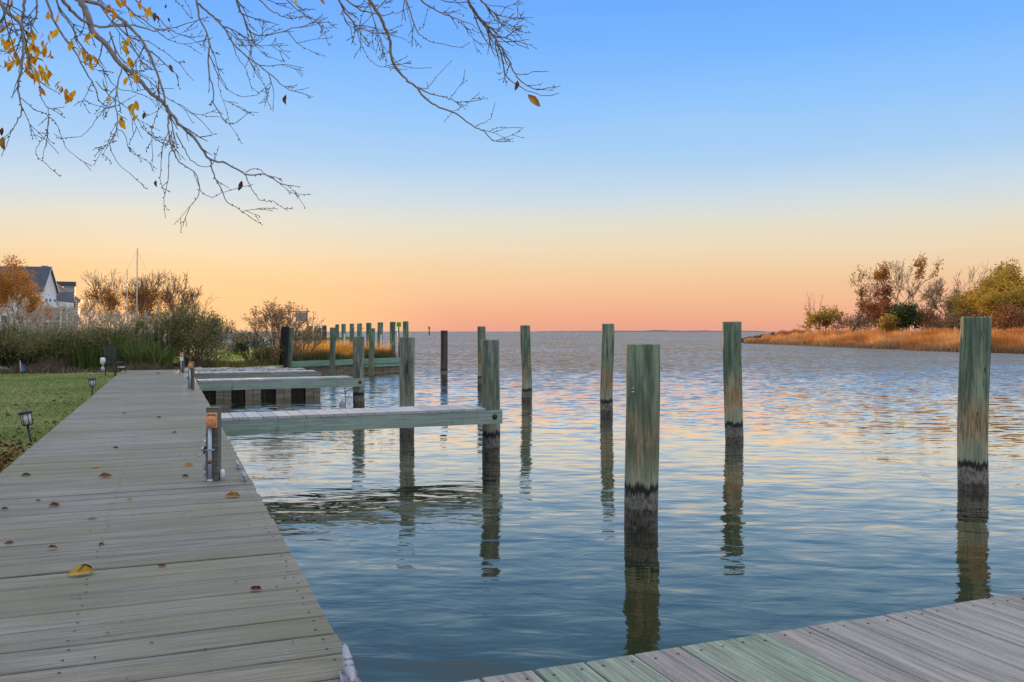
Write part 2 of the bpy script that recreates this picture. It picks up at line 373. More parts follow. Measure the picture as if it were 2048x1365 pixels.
M['roof'] = plain('slate_roof', (0.075, 0.085, 0.11), 0.85, var=0.2, scale=1.5)
M['glass'] = plain('dark_window_glass', (0.10, 0.12, 0.15), 0.12, var=0.1)
M['bark'] = plain('grey_bark', (0.30, 0.27, 0.26), 0.85, var=0.3, scale=40)
M['bark_thin'] = plain('brown_twig_bark', (0.15, 0.12, 0.12), 0.85, var=0.25, scale=60)
M['bark_far'] = plain('pale_brown_bark', (0.20, 0.13, 0.085), 0.9, var=0.3, scale=3)
M['leaf_yellow'] = leafy('yellow_leaf', [(0.0, (0.30, 0.11, 0.015)), (0.35, (0.42, 0.22, 0.012)), (0.8, (0.56, 0.36, 0.02)), (1.0, (0.38, 0.34, 0.03))], transl=0.45)
M['leaf_dead'] = leafy('dead_leaf', [(0.0, (0.07, 0.022, 0.010)), (0.5, (0.16, 0.055, 0.02)), (0.8, (0.30, 0.14, 0.03)), (1.0, (0.50, 0.33, 0.04))], transl=0.1)
M['reed_green'] = leafy('reed_blades', [(0, (0.03, 0.055, 0.015)), (0.4, (0.085, 0.14, 0.03)), (0.7, (0.17, 0.21, 0.06)), (0.85, (0.28, 0.23, 0.11)), (1, (0.38, 0.30, 0.18))], transl=0.3)
M['plume'] = leafy('reed_plumes', [(0, (0.40, 0.31, 0.22)), (0.6, (0.62, 0.51, 0.40)), (1, (0.74, 0.65, 0.53))], transl=0.4)
M['dry'] = leafy('dry_grass', [(0, (0.10, 0.055, 0.035)), (0.5, (0.21, 0.125, 0.08)), (1, (0.32, 0.22, 0.14))], transl=0.25)
M['marsh'] = leafy('marsh_grass', [(0, (0.48, 0.19, 0.05)), (0.5, (0.76, 0.34, 0.10)), (0.9, (0.88, 0.48, 0.18)), (1, (0.62, 0.42, 0.2))], transl=0.45)  # low sunlight on the reeds is put into this orange base colour
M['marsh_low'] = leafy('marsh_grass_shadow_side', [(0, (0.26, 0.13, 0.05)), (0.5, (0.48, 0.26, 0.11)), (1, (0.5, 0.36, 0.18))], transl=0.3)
M['gold'] = leafy('golden_bank_grass', [(0, (0.45, 0.24, 0.03)), (0.5, (0.80, 0.40, 0.05)), (1, (0.92, 0.55, 0.13))], transl=0.6)
M['tuft'] = leafy('olive_bank_grass', [(0, (0.06, 0.06, 0.02)), (0.5, (0.13, 0.13, 0.045)), (1, (0.24, 0.18, 0.08))], transl=0.3)
M['lawn_blade'] = leafy('lawn_blades', [(0, (0.12, 0.17, 0.04)), (0.55, (0.225, 0.305, 0.085)), (0.85, (0.40, 0.39, 0.16)), (1, (0.50, 0.43, 0.22))], transl=0.3)
M['shrub'] = leafy('shrub_leaves', [(0, (0.04, 0.06, 0.022)), (0.45, (0.13, 0.155, 0.05)), (0.75, (0.24, 0.22, 0.08)), (1, (0.36, 0.27, 0.13))], transl=0.35)
M['orange_leaf'] = leafy('orange_foliage', [(0, (0.22, 0.09, 0.02)), (0.5, (0.42, 0.18, 0.03)), (1, (0.55, 0.28, 0.06))], transl=0.4)
M['red_leaf'] = leafy('red_foliage', [(0, (0.13, 0.03, 0.015)), (0.6, (0.27, 0.075, 0.03)), (1, (0.42, 0.17, 0.06))], transl=0.35)
M['rust_leaf'] = leafy('rusty_foliage', [(0, (0.20, 0.075, 0.03)), (0.6, (0.36, 0.15, 0.055)), (1, (0.50, 0.25, 0.10))], transl=0.4)
M['tan_leaf'] = leafy('tan_foliage', [(0, (0.24, 0.14, 0.07)), (0.6, (0.40, 0.25, 0.13)), (1, (0.50, 0.35, 0.2))], transl=0.4)
M['green_leaf'] = leafy('dark_green_foliage', [(0, (0.02, 0.03, 0.012)), (0.6, (0.05, 0.075, 0.022)), (1, (0.13, 0.15, 0.04))], transl=0.2)
M['ygreen_leaf'] = leafy('yellow_green_foliage', [(0, (0.14, 0.13, 0.02)), (0.4, (0.34, 0.27, 0.035)), (0.8, (0.56, 0.36, 0.05)), (1, (0.62, 0.30, 0.07))], transl=0.35)

def lawn_material():
    m, N, L, b = newmat('lawn')
    n1 = noisen(N, L, mapped(N, L, (0.5, 0.5, 1), 'Object').outputs[0], 1, 5, 0.6)
    n2 = noisen(N, L, mapped(N, L, (9, 9, 1), 'Object').outputs[0], 1, 5, 0.7)
    n3 = noisen(N, L, mapped(N, L, (40, 40, 1), 'Object').outputs[0], 1, 3, 0.7)
    f = mathn(N, L, 'ADD', mathn(N, L, 'MULTIPLY', n1.outputs[0], 0.55), mathn(N, L, 'MULTIPLY', n2.outputs[0], 0.45))
    r = rampn(N, [(0.36, (0.13, 0.17, 0.05)), (0.47, (0.20, 0.26, 0.08)), (0.57, (0.36, 0.34, 0.15)), (0.68, (0.44, 0.38, 0.21))]); L.new(f, r.inputs[0])
    c = mixc(N, L, MR(N, L, n3.outputs[0], 0.55, 0.35, 0, 0.5), r.outputs[0], (0.03, 0.045, 0.015))
    L.new(c, b.inputs['Base Color']); b.inputs['Roughness'].default_value = 0.95; b.inputs['Specular IOR Level'].default_value = 0.1
    bumpn(N, L, mathn(N, L, 'ADD', n2.outputs[0], n3.outputs[0]), b, 0.04, 1)
    return m
M['lawn'] = lawn_material()
def soil_material():
    m, N, L, b = newmat('marsh_soil')
    n = noisen(N, L, mapped(N, L, (1.2, 1.2, 2)).outputs[0], 1, 6, 0.7)
    r = rampn(N, [(0.35, (0.035, 0.022, 0.014)), (0.6, (0.12, 0.075, 0.04)), (0.75, (0.2, 0.12, 0.06))]); L.new(n.outputs[0], r.inputs[0])
    L.new(r.outputs[0], b.inputs['Base Color']); b.inputs['Roughness'].default_value = 0.95; bumpn(N, L, n.outputs[0], b, 0.15, 1)
    return m
M['soil'] = soil_material()

def water_material():
    m, N, L, b = newmat('tidal_water')
    b.inputs['Base Color'].default_value = (0.006, 0.018, 0.011, 1)
    b.inputs['Roughness'].default_value = 0.6; b.inputs['Specular IOR Level'].default_value = 0.0
    tcn = N.new('ShaderNodeTexCoord'); sp = N.new('ShaderNodeSeparateXYZ'); L.new(tcn.outputs['Object'], sp.inputs[0])
    def mp(sc, rz=0.0):
        q = N.new('ShaderNodeMapping'); q.inputs['Scale'].default_value = sc; q.inputs['Rotation'].default_value = (0, 0, rz)
        L.new(tcn.outputs['Object'], q.inputs[0]); return q.outputs[0]
    a = noisen(N, L, mp((0.45, 1.0, 1), R(-12)), 1.0, 2, 0.5, 0.4)      # slow swell
    c = noisen(N, L, mp((1.6, 3.4, 1), R(14)), 1.0, 3, 0.5, 0.5)        # ripples
    e = noisen(N, L, mp((7, 11, 1), R(30)), 1.0, 2, 0.5, 0.3)           # fine ripples
    g = noisen(N, L, mp((0.03, 0.06, 1), 0), 1.0, 2, 0.5, 0.3)          # wind patches
    far = MR(N, L, sp.outputs['Y'], 22, 75, 0.0, 1.0, True)             # the open bay is ruffled by wind
    h = mathn(N, L, 'MULTIPLY', a.outputs[0], 0.016)
    amp_c = mathn(N, L, 'ADD', 0.0085, mathn(N, L, 'MULTIPLY', far, 0.018))
    h = mathn(N, L, 'ADD', h, mathn(N, L, 'MULTIPLY', c.outputs[0], amp_c))
    amp_e = mathn(N, L, 'ADD', 0.0007, mathn(N, L, 'MULTIPLY', mathn(N, L, 'MULTIPLY', far, MR(N, L, g.outputs[0], 0.35, 0.65, 0.4, 1.2)), 0.014))
    h = mathn(N, L, 'ADD', h, mathn(N, L, 'MULTIPLY', e.outputs[0], amp_e))
    bn = bumpn(N, L, h, b, 1.0, 1.0)
    # wavelets too small to resolve in the open bay: a random slope field
    s1 = noisen(N, L, mp((2.0, 5.5, 1), R(8)), 1.0, 3, 0.55, 0.3); s2 = noisen(N, L, mp((0.12, 0.3, 1)), 1.0, 2, 0.5, 0.0)
    far2 = MR(N, L, sp.outputs['Y'], 15, 58, 0.0, 1.0)
    k = mathn(N, L, 'MULTIPLY', mathn(N, L, 'POWER', far2, 0.8), MR(N, L, mathn(N, L, 'ADD', mathn(N, L, 'MULTIPLY', s2.outputs[0], 0.6), mathn(N, L, 'MULTIPLY', g.outputs[0], 0.4)), 0.35, 0.65, 0.45, 1.0))
    k = mathn(N, L, 'ADD', mathn(N, L, 'MULTIPLY', k, 2.6), 0.13)
    sub = N.new('ShaderNodeVectorMath'); sub.operation = 'SUBTRACT'; L.new(s1.outputs['Color'], sub.inputs[0]); cbb = N.new('ShaderNodeCombineXYZ'); cbb.inputs[0].default_value = 0.5; L.new(MR(N, L, sp.outputs['Y'], 14, 50, 0.505, 0.655), cbb.inputs[1]); L.new(cbb.outputs[0], sub.inputs[1])
    mul = N.new('ShaderNodeVectorMath'); mul.operation = 'MULTIPLY'; L.new(sub.outputs[0], mul.inputs[0]); mul.inputs[1].default_value = (0.22, 1.0, 0.0)
    sc = N.new('ShaderNodeVectorMath'); sc.operation = 'SCALE'; L.new(mul.outputs[0], sc.inputs[0]); L.new(k, sc.inputs['Scale'])
    ad = N.new('ShaderNodeVectorMath'); ad.operation = 'ADD'; L.new(sc.outputs[0], ad.inputs[0]); ad.inputs[1].default_value = (0, 0, 1)
    nm = N.new('ShaderNodeVectorMath'); nm.operation = 'NORMALIZE'; L.new(ad.outputs[0], nm.inputs[0]); L.new(nm.outputs[0], bn.inputs['Normal'])
    # murky water body under a Fresnel reflection tinted warm to mute the blue sky
    fr = N.new('ShaderNodeFresnel'); fr.inputs['IOR'].default_value = 1.52; L.new(bn.outputs[0], fr.inputs['Normal'])
    gl_ = N.new('ShaderNodeBsdfGlossy'); gl_.inputs['Roughness'].default_value = 0.02; L.new(bn.outputs[0], gl_.inputs['Normal'])
    L.new(mixc(N, L, MR(N, L, fr.outputs[0], 0.14, 0.50), (1.0, 0.74, 0.50), (1, 0.98, 0.96)), gl_.inputs['Color'])
    frb = N.new('ShaderNodeMath'); frb.operation = 'MULTIPLY_ADD'; frb.use_clamp = True; frb.inputs[1].default_value = 1.72; frb.inputs[2].default_value = 0.0; L.new(fr.outputs[0], frb.inputs[0])  # reflection share raised above plain Fresnel for a brighter sheen
    mx = N.new('ShaderNodeMixShader'); L.new(frb.outputs[0], mx.inputs[0]); L.new(b.outputs[0], mx.inputs[1]); L.new(gl_.outputs[0], mx.inputs[2])
    L.new(mx.outputs[0], N['Material Output'].inputs['Surface'])
    return m
M['water'] = water_material()

# ------------------------------------------------------------------ water and land
g = Geo(); E = 9000
g.add([(-E, -200, 0), (E, -200, 0), (E, E, 0), (-E, E, 0)], [[0, 1, 2, 3]])
tag(g.build('water', M['water']), kind='structure')

def land(name, outline, z, mat, zb=-0.6):
    g = Geo(); n = len(outline)
    g.add([(x, y, z) for x, y in outline] + [(x, y, zb) for x, y in outline],
          [list(range(n))] + [[i, i + n, (i + 1) % n + n, (i + 1) % n] for i in range(n)])
    o = g.build(name, mat); tag(o, kind='structure'); return o

ZL = 0.72
BH_A = G(445, 799, 0); BH_B = G(632, 795, 0)              # near bulkhead face, left and right end
W2A = Vector((-9.35, 36.4, 0)); W2B = Vector((-5.40, 42.0, 0))   # far bulkhead face
p = lambda s, t: tuple(P(s, t)[:2])
outline = [p(-1.36, -6), p(-1.36, 29.4), p(0.4, 29.4), p(0.4, 27.4), (BH_B.x - 0.05, BH_B.y + 0.35), (-8.2, 31.0), (W2A.x, W2A.y + 0.1), (W2B.x - 0.05, W2B.y + 0.1),
           (-5.9, 43.5), (-9.0, 50.0), (-13.0, 62.0), (-20.0, 74.0), (-34, 80), (-40, 230), (-260, 230), (-260, -6)]
land('lawn', outline, ZL, M['lawn'])

# ------------------------------------------------------------------ boards and docks
def boards(g, x0, x1, y0, y1, pitch, seed, gap=0.008, thick=0.038, z=0.0, along='x', ends=0.006, greens=(), mats=0):
    """boards laid side by side along local y, each a chamfered plank running along local x"""
    rg = random.Random(seed); y = y0; i = 0
    while y < y1 - 0.02:
        w = min(pitch, y1 - y); gp = gap * rg.uniform(0.65, 1.35)
        a, c = x0 + rg.uniform(-ends, ends), x1 + rg.uniform(-ends, ends); dz = rg.uniform(-0.0015, 0.0015); tw = rg.uniform(-0.0015, 0.0015)
        q = 0.004; zt = z + dz
        r = rg.random() * 0.9
        if i in greens: r = 1.0
        ys = [y + gp / 2, y + gp / 2, y + gp / 2 + q, y + w - gp / 2 - q, y + w - gp / 2, y + w - gp / 2]
        zs = [zt - thick, zt - q, zt, zt + tw, zt - q + tw, zt - thick]
        vs = [(a, ys[k], zs[k]) for k in range(6)] + [(c, ys[k], zs[k]) for k in range(6)]
        fs = [[k, k + 6, (k + 1) % 6 + 6, (k + 1) % 6] for k in range(6)] + [[0, 1, 2, 3, 4, 5], [11, 10, 9, 8, 7, 6]]
        fs = [f[::-1] for f in fs]
        g.add(vs, fs, mats, r); y += pitch; i += 1
def nails(g, xs, y0, y1, pitch, z, seed, m=1):
    rg = random.Random(seed); y = y0
    while y < y1:
        for x in xs:
            for o in (0.25, 0.75):
                cx, cy = x + rg.uniform(-.012, .012), y + pitch * o + rg.uniform(-.01, .01); rr = 0.0062
                g.add([(cx + rr * math.cos(k * math.pi / 3), cy + rr * math.sin(k * math.pi / 3), z + 0.0022) for k in range(6)], [list(range(6))], m)
        y += pitch

PITCH = 0.228
bw = empty('boardwalk', (0, 0, ZD), 'long weathered grey plank boardwalk with mossy boards running away beside the lawn', 'boardwalk', rz=TH)
g = Geo(); boards(g, -1.33, 0.615, -2.2, 29.3, PITCH, 3, gap=0.014); nails(g, (-1.25, -0.36, 0.56), -2.2, 12, PITCH, 0.0, 5); g.build('decking', [M['deck'], M['nail']], bw)
g = Geo(); g.box((0.575, 13.4, -0.155), (0.045, 31.2, 0.225)); g.box((-1.28, 13.4, -0.155), (0.045, 31.2, 0.225)); g.box((-0.36, 13.4, -0.155), (0.045, 31.2, 0.225)); g.build('stringer', M['beam_grey'], bw)
g = Geo(); g.box((-0.35, 13.4, -0.62), (1.6, 31.2, 0.50)); g.build('underdeck_shade', M['dark'], bw)  # added block, coloured near-black as the shade seen through the deck gaps
for k in range(9):
    g = Geo(); g.lathe([(0.13, -1.6), (0.13, -0.28)], (0.46, -1.0 + k * 3.4, 0), 14); g.build('support_pile', M['pile_dark'], bw)

def finger(name, label, p0, p1, width, mat, beammat, pitch, bh, seed, z=ZD, over=0.5, bolt=True, board_stop=None):
    """finger pier: p0 root and p1 end of its near top edge"""
    d = (p1 - p0); Ln = d.length; rz = math.atan2(d.y, d.x)
    t = empty(name, (p0.x, p0.y, z), label, 'finger pier', 'finger piers off the boardwalk', rz)
    # boards run across (local y), so lay them in a child turned by 90 degrees
    g = Geo(); boards(g, 0.0, width, 0.0, board_stop or Ln, pitch, seed, gap=0.012)
    o = g.build('decking', mat, t); o.rotation_euler = (0, 0, R(90)); o.scale = (1, -1, 1)
    for yy in (0.028, width - 0.02):
        g = Geo(); L2 = Ln + over; g.box((L2 / 2, yy, -0.04 - bh / 2), (L2, 0.045, bh)); b = g.build('side_beam', beammat, t)
    if bolt:
        g = Geo(); Mx = Matrix.Rotation(R(90), 4, 'X')
        g.lathe([(0.043, 0.0), (0.043, 0.006)], (Ln + over - 0.13, 0.004, -0.04 - bh * 0.47), 18, M=Mx)
        g.lathe([(0.022, 0.004), (0.022, 0.028), (0.012, 0.032)], (Ln + over - 0.13, 0.004, -0.04 - bh * 0.47), 6, M=Mx); g.build('bolt', M['nail'], t)
    g = Geo(); g.box((Ln * 0.5, width / 2, -0.11), (0.045, width - 0.08, 0.12)); g.build('cross_brace', beammat, t)
    return t
a0 = G(437, 837, ZD); a1 = G(979, 817, ZD)
f1 = finger('finger_pier', 'nearest narrow finger pier with pale top boards and green side beam bolted to a piling', a0, a1, 0.80, M['deck_far'], M['beam'], 0.20, 0.205, 11, over=0.22, board_stop=(a1 - a0).length - 0.06)
c0 = G(397, 761.5, ZD); c1 = G(706, 754.5, ZD)
f2 = finger('finger_pier', 'middle narrow finger pier with green side beam and a rope hanging from it', c0, c1, 0.72, M['deck_far'], M['beam'], 0.20, 0.215, 12, over=0.32)
e0 = P(0.60, 26.85); e1 = P(4.15, 26.85)
f3 = finger('finger_pier', 'farthest finger pier, capping the timber bulkhead in front of the pale rocks', e0, e1, 0.75, M['deck_far'], M['beam_grey'], 0.20, 0.20, 13, over=0.15, bolt=False)

# near dock, bottom right
n0 = G(1069, 1340.5, ZD); n1 = G(2039, 1188, ZD); dn = n1 - n0; rzn = math.atan2(dn.y, dn.x)
nd = empty('near_dock', (n0.x, n0.y, ZD), 'near dock of ridged grey boards with a few greenish ones crossing the bottom right corner', 'dock', rz=rzn)
g = Geo(); pn = dn.length / 12
boards(g, -1.6, 0.0, -4 * pn, 17 * pn, pn, 21, gap=0.008, greens=(4, 5, 7, 8), ends=0.005)
nails(g, (-0.055,), -4 * pn, 17 * pn, pn, 0.0, 8); o = g.build('decking', [M['deck_near'], M['nail']], nd); o.rotation_euler = (0, 0, R(90)); o.scale = (1, -1, 1)
g = Geo(); g.box((1.2, -0.045, -0.155), (4.2, 0.045, 0.225)); g.box((1.2, -1.5, -0.155), (4.2, 0.045, 0.225)); g.build('stringer', M['beam_grey'], nd)

# ------------------------------------------------------------------ bulkheads
bh = empty('timber_bulkhead', (BH_B.x, BH_B.y, 0), 'low bulkhead of alternating pale and shade-coloured sheet piles under the farthest finger pier', 'bulkhead', rz=TH)
rg = random.Random(4)
g = Geo(); x = -3.7; k = 0
wd = [0.24, 0.17]
while x < 0.0:
    w = rg.uniform(0.18, 0.24); dep = 0.0 if (k // 2) % 2 == 0 else 0.22
    g.box((x + w / 2, dep + 0.03, -0.05), (w - 0.012, 0.06, 1.3), m=0 if dep == 0 else 1, r=rg.random()); x += w; k += 1
g.build('sheet_piles', [M['sheet'], beam_wood('shade_dark_boards', (0.06, 0.045, 0.03), (0.015, 0.012, 0.01), (0.03, 0.03, 0.02))], bh)  # recessed boards coloured darker to deepen the shade of the recess
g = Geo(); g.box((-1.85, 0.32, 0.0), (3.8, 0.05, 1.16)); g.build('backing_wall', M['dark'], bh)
g = Geo(); g.box((-1.83, -0.035, 0.49), (3.9, 0.06, 0.10)); g.build('cap_beam', M['beam_grey'], bh)
g = Geo()
for k in range(9): g.box((0.03, 0.15 + k * 0.27, -0.1), (0.05, 0.255, 1.3), r=rg.random())
g.build('return_wall', M['sheet'], bh)

dw = W2B - W2A; rz2 = math.atan2(dw.y, dw.x); L2 = dw.length
b2 = empty('timber_bulkhead', W2A, 'distant bulkhead of brown vertical boards topped by a bright green wale below the golden grass', 'bulkhead', rz=rz2)
g = Geo(); x = 0
while x < L2: w = rg.uniform(0.16, 0.22); g.box((x + w / 2, 0.04 + rg.uniform(0, .015), 0.0), (w - 0.01, 0.05, 1.2), r=rg.random()); x += w
g.build('sheet_piles', M['sheet'], b2)
g = Geo(); g.box((L2 / 2, -0.03, 0.60), (L2 + 0.1, 0.09, 0.20)); g.build('wale', M['wale'], b2)
g = Geo(); g.box((L2 - 1.2, -0.04, 0.41), (2.4, 0.10, 0.12)); g.build('lower_wale', M['wale'], b2)
g = Geo(); g.box((L2 / 2, 0.12, 0.715), (L2 + 0.1, 0.26, 0.035)); g.build('cap_board', M['wale'], b2)
g = Geo(); g.box((L2 + 0.25, 0.0, 0.58), (0.5, 0.16, 0.14)); g.box((L2 + 0.2, 0.02, 0.40), (0.4, 0.14, 0.08)); g.build('corner_block', M['tar'], b2)
g = Geo()
for k in range(14): g.box((L2 + 0.03, 0.15 + k * 0.2, 0.0), (0.05, 0.19, 1.2), r=rg.random())
g.build('return_wall', M['sheet'], b2)

# ------------------------------------------------------------------ pilings
def piling(label, base, rad, top, mat, seed, lean=(0, 0), group='mooring pilings in the water', taper=0.06, zb=-1.5, name='piling', crack=True, wob=1.0):
    rg = random.Random(seed); g = Geo(); n = 40 if rad * F / max(base.y, 1) > 12 else 18
    Hh = top - zb; rings = 34 if n == 40 else 14; vs = []; off = Vector((seed * 3.1, seed * 1.7, 0))
    for i in range(rings + 1):
        u = i / rings; z = zb + Hh * u; zz = z
        rr = rad * (1 + taper * (0.5 - u))
        bx = 0.03 * wob * rad / 0.15 * noise.noise(Vector((0, seed * 2.3, z * 0.7))); by = 0.03 * wob * noise.noise(Vector((9, seed * 2.3, z * 0.7)))
        for k in range(n):
            a = 2 * math.pi * k / n
            q = rr * (1 + 0.035 * wob * noise.noise(Vector((math.cos(a) * 1.2, math.sin(a) * 1.2, z * 1.1)) + off) + 0.010 * noise.noise(Vector((math.cos(a) * 9, math.sin(a) * 9, z * 0.8)) + off))
            vs.append(Vector((q * math.cos(a) + bx + lean[0] * z, q * math.sin(a) + by + lean[1] * z, zz)))
    fs = []
    for i in range(rings):
        for k in range(n): k2 = (k + 1) % n; fs.append([i * n + k, i * n + k2, (i + 1) * n + k2, (i + 1) * n + k])
    g.add(vs, fs, 0, 0.5, True)
    # worn, slightly uneven cut top
    c = sum((v for v in vs[-n:]), Vector()) / n
    ring2 = [Vector((c.x + (v.x - c.x) * 0.95, c.y + (v.y - c.y) * 0.95, v.z + 0.010 + 0.006 * noise.noise(v * 9))) for v in vs[-n:]]
    g.add(list(vs[-n:]) + ring2, [[k, (k + 1) % n, (k + 1) % n + n, k + n] for k in range(n)])
    g.add(ring2 + [c + Vector((0, 0, 0.012))], [[k, (k + 1) % n, n] for k in range(n)])
    o = g.build(name, mat, loc=(base.x, base.y, 0)); tag(o, label, 'piling', group); return o

def wp(px, wl, w, top, label, mat, seed, lean=0.0, **k):
    """piling standing in water: waterline and width read off the photo, turned into metres"""
    b = G(px, wl, 0); sec = math.sqrt(1 + ((px - CX) / F) ** 2)
    rad = w / 2 * b.y / F / sec; zt = H - (top - HY) * b.y / F
    return piling(label, b, rad, zt, mat, seed, (lean, 0), **k)
wp(1284, 1052, 67.5, 690, 'thickest piling, green above a bare brown band, standing nearest the dock', M['pile'], 2, 0.008, taper=0.0, wob=0.6)
pA = bpy.data.objects['piling']
for dz in (0, 0.035): g = Geo(); g.tube([(-0.125, -0.135, 1.42 - dz), (-0.118, -0.150, 1.425 - dz), (-0.100, -0.158, 1.425 - dz), (-0.100, -0.148, 1.42 - dz)], 0.003, 5); g.build('staple', M['white'], pA)
g = Geo(); g.tube([(0.165, -0.03, 1.64), (0.190, -0.035, 1.635), (0.196, -0.036, 1.60)], 0.004, 5); g.build('bent_nail', M['rust'], pA)
wp(1947, 979, 63, 636, 'tall green piling at the right edge of the water with dark top streaks', M['pile'], 7, 0.006, taper=0.02)
wp(1469, 884, 37, 645, 'tall slim piling with swirling brown grain, right of the thickest piling', M['pile'], 5, -0.022, taper=-0.06)
wp(1213.5, 833, 25.5, 649, 'tall slim green piling just left of the thickest piling', M['pile'], 8, 0.008)
wp(1054, 804, 21, 652, 'leaning crooked green piling with a long slanting crack', M['pile'], 9, -0.016, wob=1.8)
wp(963.5, 777, 17, 654, 'green piling half hidden behind the one at the end of the nearest finger pier', M['pile'], 10, -0.004)
wp(888.5, 758, 14.5, 662, 'dark brown creosoted piling standing alone with pale sides', M['pile_dark'], 11, 0)
pf1 = wp(981.5, 911, 36, 681, 'grey green piling bolted to the end of the nearest finger pier', M['pile_grey'], 12, 0.002)
wp(813.5, 872, 29.5, 676, 'stout weathered piling behind the middle of the nearest finger pier', M['pile_grey'], 13, 0.008, taper=-0.08)
wp(718, 813, 23.5, 674, 'grey green piling at the end of the middle finger pier', M['pile_grey'], 14, 0)
# around the distant bulkhead
gb = 'pilings around the distant bulkhead'
def lp(px, Y, w, top, label, mat, seed, lean=0.0, group=gb, **k):
    return piling(label, Vector(((px - CX) / F * Y, Y, 0)), w / 2 * Y / F, H - (top - HY) * Y / F, mat, seed, (lean, 0), group=group, **k)
lp(565, 33.2, 17, 654.5, 'black tarred piling standing in front of the leafy bush', M['tar'], 21, 0.045)
lp(577, 34.2, 11.5, 656.5, 'green piling pressed against the right side of the black tarred one', M['pile_far'], 22, 0.045)
lp(665, 37.6, 11.5, 656, 'green piling with a dark stained left side at the bulkhead face', M['pile_far'], 23, 0.01)
lp(741.5, 39.6, 11.5, 657.5, 'green piling with a sunlit left edge at the bulkhead face', M['pile_far'], 24, 0.04)
gr = 'row of pilings behind the golden grass'
row = [(811, 44.5, 11.5, 643.5, 'outermost piling of the far row, rising behind the green marker board'),
       (784.5, 46.5, 11.5, 644.5, 'piling of the far row just left of the green marker board, lamp on its side'),
       (759.5, 50, 11.2, 645.5, 'piling of the far row with a white number strip, third from its right end'),
       (738, 53, 11, 646.5, 'piling of the far row rising behind the sunlit edged bulkhead piling'),
       (718.5, 56, 10, 647.5, 'piling of the far row directly above the middle finger pier piling, lamp on its side'),
       (702, 59, 9.5, 648, 'piling of the far row just left of the one above the middle finger pier piling'),
       (687.5, 62, 9, 648.5, 'piling of the far row with a white strip, furthest left of the strip bearing ones'),
       (674, 65, 8, 649.5, 'piling of the far row partly overlapped by the stained bulkhead piling')]
rowobjs = []
for i, (px, Y, w, top, lab) in enumerate(row):
    rowobjs.append(lp(px, Y, w, top, lab, M['pile_far'], 30 + i, 0.012 * (i % 3), group=gr))
for px, Y, w, top, lab, mt, capc in [(648.5, 66, 9, 651, 'dark piling with a white cone cap in the distant marina', M['pile_dark'], True),
                               (630.5, 70, 6, 656, 'dark capped piling, left of the white coned one in the marina', M['pile_dark'], True),
                               (638.5, 68, 9, 656, 'grey piling squeezed between two dark capped marina pilings', M['pile_far'], True),
                               (621, 62, 9, 651, 'greenish pale piling close to the foot of the banner pole', M['pile_far'], False)]:
    o = lp(px, Y, w, top + 1.5, lab, mt, int(px), 0, group='distant marina pilings')
    if capc:
        g = Geo(); r0 = w / 2 * Y / F; zt = H - (top + 1.5 - HY) * Y / F
        g.lathe([(r0 * 1.12, zt - 0.01), (r0 * 1.12, zt + 0.05), (r0 * 0.25, zt + 0.17)], (0, 0, 0), 14); g.build('cone_cap', M['white'], o)
for i, zz in ((1, 1.95), (4, 2.15), (5, 2.2)):     # small dock lamps on the far row
    o = rowobjs[i]; r0 = row[i][2] / 2 * row[i][1] / F; g = Geo()
    g.lathe([(0.02, 0), (0.07, 0.02), (0.075, 0.09), (0.02, 0.13)], (r0 + 0.06, -0.06, zz), 10); g.build('dock_lamp', M['white'], o)
for i in (2, 6):
    o = rowobjs[i]; r0 = row[i][2] / 2 * row[i][1] / F; g = Geo()
    g.box((r0 * 0.55, -r0 * 0.95, 1.4), (0.11, 0.02, 0.85)); g.build('number_strip', M['white'], o)

# green marker board on a thin pole beside the corner of the distant bulkhead
mp0 = Vector(((797 - CX) / F * 42.6, 42.6, 0)); t = empty('marker_sign', mp0, 'small bright green square board on a thin pole at the bulkhead corner', 'marker sign')
g = Geo(); g.tube([(0.04, 0, -0.5), (0.02, 0, 1.2), (0.0, 0, 2.3)], 0.035, 8); g.build('pole', M['blackmetal'], t)
g = Geo(); g.box((0.02, -0.05, 2.33), (0.22, 0.02, 0.22), mat=Matrix.Translation((0.02, -0.05, 2.33)) @ Matrix.Rotation(R(4), 4, 'Y')); g.build('board', M['greenmark'], t)

# channel marker far out
mb = G(858.5, 670.5, 0); t = empty('channel_marker', mb, 'far dark channel marker post with a small boxy top, out on the open water', 'channel marker')
g = Geo(); g.lathe([(0.32, -0.5), (0.30, 3.4)], (0, 0, 0), 12); g.build('post', M['pile_dark'], t)
g = Geo(); g.box((0, 0, 3.7), (1.3, 0.5, 0.5)); g.box((-0.1, 0, 4.2), (0.8, 0.5, 0.6)); g.build('light_box', M['post_wood'], t)

